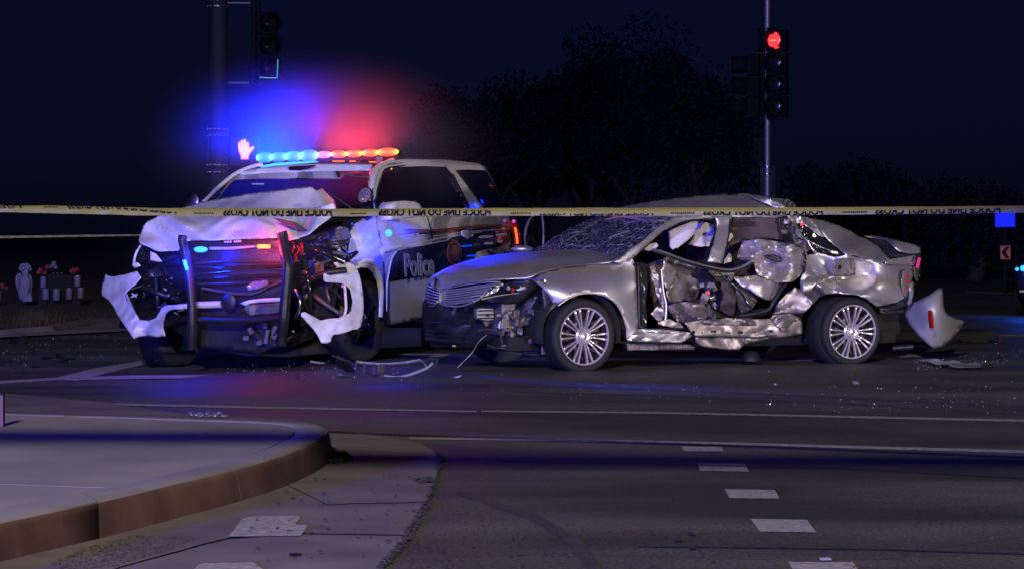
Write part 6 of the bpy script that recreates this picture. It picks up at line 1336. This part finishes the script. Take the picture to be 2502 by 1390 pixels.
lamp('blue_beam', bpnt(1585, 150, -.25), 1500, BL, lb, .04, spot=16, aim=Sv(1215, 640, 1.0), blend=1.)  # added spot at the bar's end, tints the sedan's bonnet blue
lamp('blue_beam', Tv(1187, 494, .0), 500, BL, suv, .03, spot=22, aim=Sv(1500, 560, .7), blend=.6)  # added spot, tints the sedan's windscreen blue
# tail lamp glimpsed round the rear corner
tlm = ptube('tail_lamp', T, 'v', [t5(2055, 110) + (.1,), t5(2065, 200) + (.1,), t5(2095, 300) + (.1,), t5(2110, 450) + (.12,)], .045, 'red_lens', suv)
ptube('tail_lamp_glow', T, 'v', [t5(2078, 215) + (.05,), t5(2092, 290) + (.05,), t5(2104, 380) + (.05,), t5(2110, 440) + (.05,)], .014, 'tail_led', tlm)
MB().ball(Tv(*t5(2058, 122), .05), .02, 10, 6).build('tail_lamp_glow', mat('magenta_lamp', (.3, 0, .3), .3, emit=(.8, .1, .9), estr=.8), tlm, smooth=True)
MB().tube([Tu(*s6(2165, 245), 4.1), Tu(*s6(2190, 268), 4.15)], .008, 6).build('roof_glint_trim', 'chrome', suv)
# ------------------------------------------------------------------ debris on the road
def Dw(px, py, D): return CAM + ray(px, py) * D
# chrome grille frame lying in front of the police car
gd0 = G(950, 925); t = thing('grille_debris', 'broken chrome grille surround lying on the road between both wrecks', 'car part', tuple(gd0))
def gt(x, y, dz=.0, D=None):
    return Dw(*t8(x, y), D) if D else G(*t8(x, y), dz)
D0 = 23.0
def cz(x, y, D=D0): return Dw(*t8(x, y), D)
for pts, r_, m_, D in (([(855, 515), (960, 530), (1100, 540), (1260, 540), (1400, 530), (1540, 510), (1640, 492)], .011, 'bright', 23.4),
                    ([(610, 690), (800, 705), (1000, 725), (1200, 745), (1380, 750), (1540, 725), (1680, 670), (1800, 580), (1850, 490)], .009, 'steel', 22.9),
                    ([(1165, 685), (1270, 700), (1360, 705), (1480, 680), (1600, 640), (1720, 590), (1790, 530)], .012, 'bright', 23.1),
                    ([(560, 440), (680, 490), (780, 520), (860, 600), (980, 650), (1120, 690)], .009, 'steel', 23.2),
                    ([(1300, 560), (1500, 545), (1650, 530), (1760, 480), (1850, 490)], .009, 'steel', 23.3), ([(1640, 495), (1700, 560), (1720, 600)], .008, 'dmetal', 23.2)):
    MB().tube(spl([cz(x, y, D) for x, y in pts]), r_, 6).build('chrome_strip', m_, t, smooth=True)
for x, y0, y1 in ((955, 540, 640), (1075, 545, 670), (1150, 545, 690), (1190, 545, 690), (1320, 560, 660), (1370, 560, 650), (850, 520, 600)):
    MB().tube([cz(x, y0, 23.3), cz(x - 8, y1, 23.05)], .008, 5).build('grille_rib', 'dmetal', t)
MB().prism([cz(1110, 560, 23.2), cz(1205, 560, 23.2), cz(1200, 665, 23.1), cz(1115, 660, 23.1)], (0, .012, 0)).build('grille_plate', 'dmetal', t)
MB().prism([cz(610, 690, 22.95), cz(650, 655, 22.95), cz(700, 680, 22.95), cz(720, 700, 22.95)], (0, .012, 0)).build('clip', 'steel', t)
MB().ball(cz(830, 705, 22.9), .012, 8, 5).build('bolt', 'chrome', t, smooth=True)
def debris(name, label, cat, pts, h, m, seed=1, mapf=None, up=.5):
    """bent flat piece on the road with its far edge raised"""
    rr = random.Random(seed); Pn = [mapf(*p) if mapf else p for p in pts]; yb = max(p[1] for p in Pn); base = G(sum(p[0] for p in Pn) / len(Pn), yb)
    D = base.y; vs = [Dw(x, y, D + (yb - y) * .004 * 1.0 + rr.uniform(0, .05)) for x, y in Pn]
    for q in vs: q.z = max(q.z, gz(q.x, q.y) + .006)
    o = MB().prism(vs, (0, .03, .006)).build(name, m, None, bevel=.004); tag(o, label, cat); return o
debris('body_fragment', 'black triangular trim fragment on the road at the far left', 'car part', [(60, 965), (100, 940), (160, 915), (210, 893), (212, 968), (150, 975)], .1, 'black', 1, d4)
debris('body_fragment', 'small bluish fragment right of the black triangular one', 'car part', [(240, 1045), (280, 1005), (298, 1000), (290, 1040), (270, 1046)], .1, 'steel', 2, d4)
debris('body_fragment', 'long dark strip with a raised clip on the road left of the police car', 'car part', [(315, 1100), (370, 1085), (470, 1095), (480, 1055), (500, 1060), (500, 1085), (640, 1098), (640, 1106), (520, 1105), (320, 1108)], .1, 'gloss', 3, d4)
debris('body_fragment', 'low black lump below the long dark strip', 'car part', [(480, 1130), (510, 1100), (560, 1105), (585, 1132)], .1, 'black', 4, d4)
debris('body_fragment', 'pale scrap of plastic on the road near the left edge', 'car part', [(90, 1185), (130, 1175), (200, 1180), (195, 1215), (150, 1220), (100, 1215)], .1, 'steel', 5, d4)
debris('body_fragment', 'thin flat scrap just left of the slanted white road marking', 'car part', [(245, 1165), (330, 1162), (335, 1172), (260, 1175)], .1, 'black', 6, d4)
debris('body_fragment', 'blue-lit scrap of plastic in front of the police car wheel', 'car part', [(345, 430), (410, 385), (440, 400), (520, 400), (540, 430), (480, 450), (410, 440)], .1, 'steel', 7, t8)
debris('body_fragment', 'pale narrow strip lying under the front of the police car', 'car part', [(285, 510), (380, 522), (470, 535), (470, 552), (400, 548), (285, 520)], .1, 'letter', 8, t8)
debris('body_fragment', 'torn black plastic heap at the left end of the chrome grille surround', 'car part', [(590, 520), (640, 470), (700, 490), (760, 560), (850, 620), (830, 660), (740, 640), (640, 590)], .1, 'gloss', 9, t8)
debris('body_fragment', 'small pale clip on the road under the silver car nose', 'car part', [(2040, 710), (2080, 700), (2140, 685), (2140, 695), (2090, 720)], .1, 'letter', 10, t8)
debris('body_fragment', 'small curled scrap below the police car bumper', 'car part', [(110, 690), (120, 720), (160, 732), (185, 710), (180, 722), (160, 740), (118, 730)], .1, 'steel', 11, t8)
debris('body_fragment', 'small bright shard on the road below the rear wheel of the silver car', 'car part', [(2083, 934), (2092, 932), (2100, 936), (2096, 940), (2086, 939)], .1, 'foil', 12)
debris('body_fragment', 'tiny shard on the road below the middle of the silver car', 'car part', [(1890, 938), (1896, 937), (1899, 941), (1893, 942)], .1, 'foil', 13)
debris('body_fragment', 'black scrap at the far kerb left of the police car bumper corner', 'car part', [(288, 796), (296, 782), (312, 790), (318, 806), (300, 804)], .1, 'navy', 14)
debris('body_fragment', 'small dark scrap on the gutter apron by the near white dash', 'stone', [(706, 1357), (733, 1357), (735, 1363), (708, 1363)], .1, 'black', 15)
debris('body_fragment', 'crumpled bluish wrapper on the nearest lane dash', 'litter', [(2003, 1369), (2030, 1368), (2034, 1373), (2006, 1374)], .1, 'letter', 16)
for k, (x, y) in enumerate([(1655, 1325), (1690, 1343), (1688, 1308)]):
    debris('pebble', ['dark flattened leaf on the near asphalt, leftmost of three', 'dark speck of rubbish on the near asphalt below the other two', 'smallest dark speck on the near asphalt above the other two'][k], 'litter', [(x - 9, y), (x, y - 3), (x + 12, y + 1), (x + 2, y + 4)], .1, 'matte', 20 + k)
# foil strip and wet sparkle at the right
P_ = [(2240, 886), (2290, 888), (2350, 893), (2402, 899), (2396, 906), (2340, 904), (2280, 896)]
gp_ = gpoly('foil_strip', P_, 'foil', .02, .12, kind=False)
for v_ in gp_.data.vertices: v_.co.z += random.Random(int(v_.co.x * 991)).uniform(0, .03)
tag(gp_, 'crumpled silvery foil strip on the road right of the rear wheel', 'foil')
# black flap of trim on the right
t = thing('trim_strip', 'long dark rubbery trim strip with a loop on the road at the right', 'car part', tuple(G(2390, 838)))
D = G(2390, 838).y
MB().prism([Dw(*d3(*p), D) for p in [(440, 1100), (560, 1110), (680, 1100), (720, 1078), (760, 1090), (820, 1130), (838, 1160), (810, 1185), (770, 1180), (800, 1160), (790, 1130), (750, 1130), (700, 1160), (720, 1178), (600, 1182), (520, 1155), (430, 1150)]], (0, .08, .0)).build('flap', 'cardboard', t, bevel=.006)
for x, y in ((525, 1190), (475, 1178), (775, 1193)): 
    q = G(*d3(x, y)); o = MB().ball(q + Vector((0, 0, .012)), .018, 8, 5).build('fragment', 'chrome' if x > 700 else 'black', t)
# pavement post cut by the left edge
q = G(2, 1046); pt = top(2, 1040, .15)
pst = thing('edge_post', 'short dark red post standing on the footway at the left edge', 'post', (pt.x - .02, pt.y, .15))
s_ = pt.y / F
MB().box((pt.x - 3 * s_, pt.y, .15 + 38 * s_), (22 * s_, .06, 78 * s_)).build('post_body', 'kerbpaint', pst, bevel=.004)
MB().box((pt.x - 3 * s_, pt.y, .15 + 78 * s_), (24 * s_, .065, 4 * s_)).build('post_cap', 'cardboard', pst, bevel=.002)

# ------------------------------------------------------------------ police tape
def tape_y(x): return 13.6 - (x - 0) / 2502 * 2.1
tops = [(-400, 499), (0, 503), (130, 503), (300, 507), (400, 509), (550, 509), (700, 510), (900, 511), (1200, 509), (1600, 508), (2000, 507), (2300, 505), (2502, 503), (2900, 498)]
bots = [(-400, 516), (0, 519), (130, 522), (300, 526), (400, 528), (550, 529), (700, 530), (900, 529), (1200, 528), (1600, 528), (2000, 526), (2300, 523), (2502, 521), (2900, 516)]
fold = [(-400, 1), (0, 1), (180, .97), (300, .62), (450, .5), (600, .32), (720, .1), (900, 0), (1100, -.25), (1200, .4), (1500, .35), (2000, .32), (2502, .4), (2900, .4)]
def lerp(tab, x):
    for (a, b), (c, d) in zip(tab[:-1], tab[1:]):
        if x <= c: return b + (d - b) * max(0, (x - a) / (c - a))
    return tab[-1][1]
rows = []
for x in list(range(-2600, -400, 60)) + list(range(-400, 2901, 12)) + list(range(2960, 5001, 60)):
    D = tape_y(x); yt = lerp(tops, x); yb = lerp(bots, x); ym = yt + (yb - yt) * .30
    w_ = .012 * noise.noise(Vector((x * .02, 0, 3))); yt += .9 * noise.noise(Vector((x * .012, 5, 0))); yb += 1.2 * noise.noise(Vector((x * .017, 9, 0)))
    rows.append([Dw(x, yt, D + .035), Dw(x, ym, D + .006 + w_), Dw(x, (ym + yb) / 2, D + w_), Dw(x, yb, D + w_ * 2), Dw(x, yb - 2, D + .012)])
tp = MB().grid(rows).build('police_tape', 'tape', None, smooth=True)
tag(tp, 'yellow police line tape stretched across the whole view in front of both wrecks', 'tape')
for px_, lab in ((-2600, 'left'), (5000, 'right')):
    q = Dw(px_, 510, tape_y(px_)); po = thing('tape_post', 'slim orange post holding the %s end of the near tape, out of view' % lab, 'post', (q.x, q.y, 0))
    MB().tube([(q.x, q.y + .03, 0), (q.x, q.y + .03, q.z + .12)], .03, 10).build('tube', 'orange', po, smooth=True)
    MB().lathe([(.001, 0), (.18, 0), (.18, .03), (.05, .07), (.03, .07)], (q.x, q.y + .03, 0), (0, 0, 1), 20).build('foot', 'rubber', po, smooth=True)
def tape_text(x0, x1, lo, hi, txt='POLICE LINE DO NOT CROSS', bold=.03):
    """upside-down lettering between photo columns x0 and x1; lo..hi is the slice of letter height left in view by the fold"""
    me = text_mesh(txt, 1., .0, bold); bm = bmesh.new(); bm.from_mesh(me)
    xs_ = [q.co.x for q in bm.verts]; ys_ = [q.co.y for q in bm.verts]; xa, xb, ya, yb = min(xs_), max(xs_), min(ys_), max(ys_)
    for v_, s_ in ((lo, -1), (hi, 1)):
        bmesh.ops.bisect_plane(bm, geom=bm.verts[:] + bm.edges[:] + bm.faces[:], dist=1e-5, plane_co=(0, ya + (yb - ya) * v_, 0), plane_no=(0, s_, 0), clear_outer=True)
    for q in bm.verts:
        t = 1 - (q.co.x - xa) / (xb - xa); s_ = 1 - ((q.co.y - ya) / (yb - ya) - lo) / (hi - lo)    # turned by 180 degrees
        x = x0 + (x1 - x0) * t; yt = lerp(tops, x); y2 = lerp(bots, x); fr_ = idw([(0, 0, 0)], 0, 0)
        a0 = lerp(TA, x); a1 = lerp(TB, x)
        y = yt + (y2 - yt) * (a1 + (a0 - a1) * s_)
        q.co = Dw(x, y, tape_y(x) - .010)
    me2 = bpy.data.meshes.new('lettering'); bm.to_mesh(me2); bm.free(); bpy.data.meshes.remove(me)
    o = bpy.data.objects.new('lettering', me2); C.objects.link(o); me2.materials.append(M['ink']); o.parent = tp; me2.transform(wm(tp).inverted()); return o
M['ink'] = mat('tape_ink', (.006, .005, .008), .9, spec=.1)
# slice of the tape height taken by the letters: TA bottom edge, TB top edge (0 = tape top, 1 = tape bottom)
TA = [(-400, .02), (0, .30), (300, .24), (420, .70), (545, .97), (900, .97), (1150, .93), (1318, .98), (2502, .98), (2900, .98)]
TB = [(-400, .0), (0, .0), (300, .0), (420, .45), (545, .28), (810, .18), (925, .10), (1200, .28), (1318, .72), (1600, .68), (1718, .52), (2010, .50), (2138, .45), (2502, .30), (2900, .3)]
M['ink']
TBx = TB; TAx = TA
tape_text(-330, 52, .0, .45); tape_text(165, 430, .0, .3)
tape_text(545, 810, .0, .72); tape_text(925, 1198, .0, .8)
tape_text(1318, 1596, .0, .42); tape_text(1718, 2010, .0, .60); tape_text(2138, 2444, .0, .62); tape_text(2560, 2860, .0, .6)
for x0, x1 in ((108, 145), (474, 525), (858, 902), (1250, 1300), (1640, 1702), (2060, 2120)):
    n = int((x1 - x0) / 5)
    for k in range(n):
        x = x0 + k * 5; yt = lerp(tops, x); y2 = lerp(bots, x); f_ = .62 if 300 < x < 1200 else (.15 if x < 300 else .66)
        MB().box(Dw(x, yt + (y2 - yt) * f_, tape_y(x) - .008), (.0065, .001, .0045 + .002 * (k % 2))).build('maker_print', 'ink', tp)
# second tape far behind on the left
rows = []
for x in range(-300, 460, 10):
    D = 31.5; y = 580 - (x / 340) * 5; w_ = 3 - x / 340 * 1.2
    rows.append([Dw(x, y - w_, D), Dw(x, y + w_, D + .02 * math.sin(x * .2))])
t2 = MB().grid(rows).build('police_tape', 'tape', None, smooth=True)
tag(t2, 'thin twisted tape line stretched behind the police car on the left', 'tape')

# ------------------------------------------------------------------ haze added round the police car lamps to give their lens glow
def glow_haze(name, label, c, rad, dens_, seed=1, nz=.35):
    m = bpy.data.materials.new('glow_haze'); m.use_nodes = True; n = m.node_tree; n.nodes.clear()
    out = n.nodes.new('ShaderNodeOutputMaterial'); v = n.nodes.new('ShaderNodeVolumePrincipled')
    v.inputs['Color'].default_value = (.9, .9, .9, 1); v.inputs['Anisotropy'].default_value = 0.0
    tc = n.nodes.new('ShaderNodeTexCoord'); L = n.nodes.new('ShaderNodeVectorMath'); L.operation = 'LENGTH'
    n.links.new(tc.outputs['Object'], L.inputs[0])
    mr = n.nodes.new('ShaderNodeMapRange'); mr.interpolation_type = 'SMOOTHSTEP'; mr.inputs[1].default_value = 1.; mr.inputs[2].default_value = .1; mr.inputs[3].default_value = 0; mr.inputs[4].default_value = 1.
    n.links.new(L.outputs['Value'], mr.inputs[0])
    t_ = n.nodes.new('ShaderNodeTexNoise'); t_.inputs['Scale'].default_value = 1.8; t_.inputs['Detail'].default_value = 2
    n.links.new(tc.outputs['Object'], t_.inputs['Vector'])
    r2 = n.nodes.new('ShaderNodeMapRange'); r2.inputs[1].default_value = .3; r2.inputs[2].default_value = .7; r2.inputs[3].default_value = 1 - nz; r2.inputs[4].default_value = 1 + nz
    n.links.new(t_.outputs[0], r2.inputs[0])
    mu = n.nodes.new('ShaderNodeMath'); mu.operation = 'MULTIPLY'; pw = n.nodes.new('ShaderNodeMath'); pw.operation = 'POWER'; pw.inputs[1].default_value = 2.0; n.links.new(mr.outputs[0], pw.inputs[0])
    pm = n.nodes.new('ShaderNodeMath'); pm.operation = 'MULTIPLY'; pm.inputs[1].default_value = dens_; n.links.new(pw.outputs[0], pm.inputs[0]); n.links.new(pm.outputs[0], mu.inputs[0]); n.links.new(r2.outputs[0], mu.inputs[1])
    n.links.new(mu.outputs[0], v.inputs['Density']); n.links.new(v.outputs[0], out.inputs['Volume'])
    m.cycles.volume_step_rate = 1.0
    M['glow_haze' + str(seed)] = m
    o = MB().ball((0, 0, 0), 1.02, 20, 12).build(name, m, None); o.location = c; o.data.transform(Matrix.Translation((0, 0, -1.02))); o.scale = rad
    o['kind'] = 'stuff'; o['label'] = label; return o
cb = bpnt(1000, 150)
glow_haze('glow_haze', 'added haze giving a blue and red lens glow round the roof light bar', (cb.x - .05, cb.y + .1, cb.z + .0), (2.3, 1.1, 1.25), .24, 1)
cg = Tu(640, 610, -1.1)
glow_haze('glow_haze', 'added haze giving the lamps a glow in front of the smashed grille', (cg.x - .1, cg.y - .1, cg.z - .05), (1.7, .6, .65), .09, 2)
cm = Tv(950, 570, -.35)
glow_haze('glow_haze', 'added haze giving a glow to the driver side mirror light', tuple(cm), (.55, .45, .45), .4, 3)
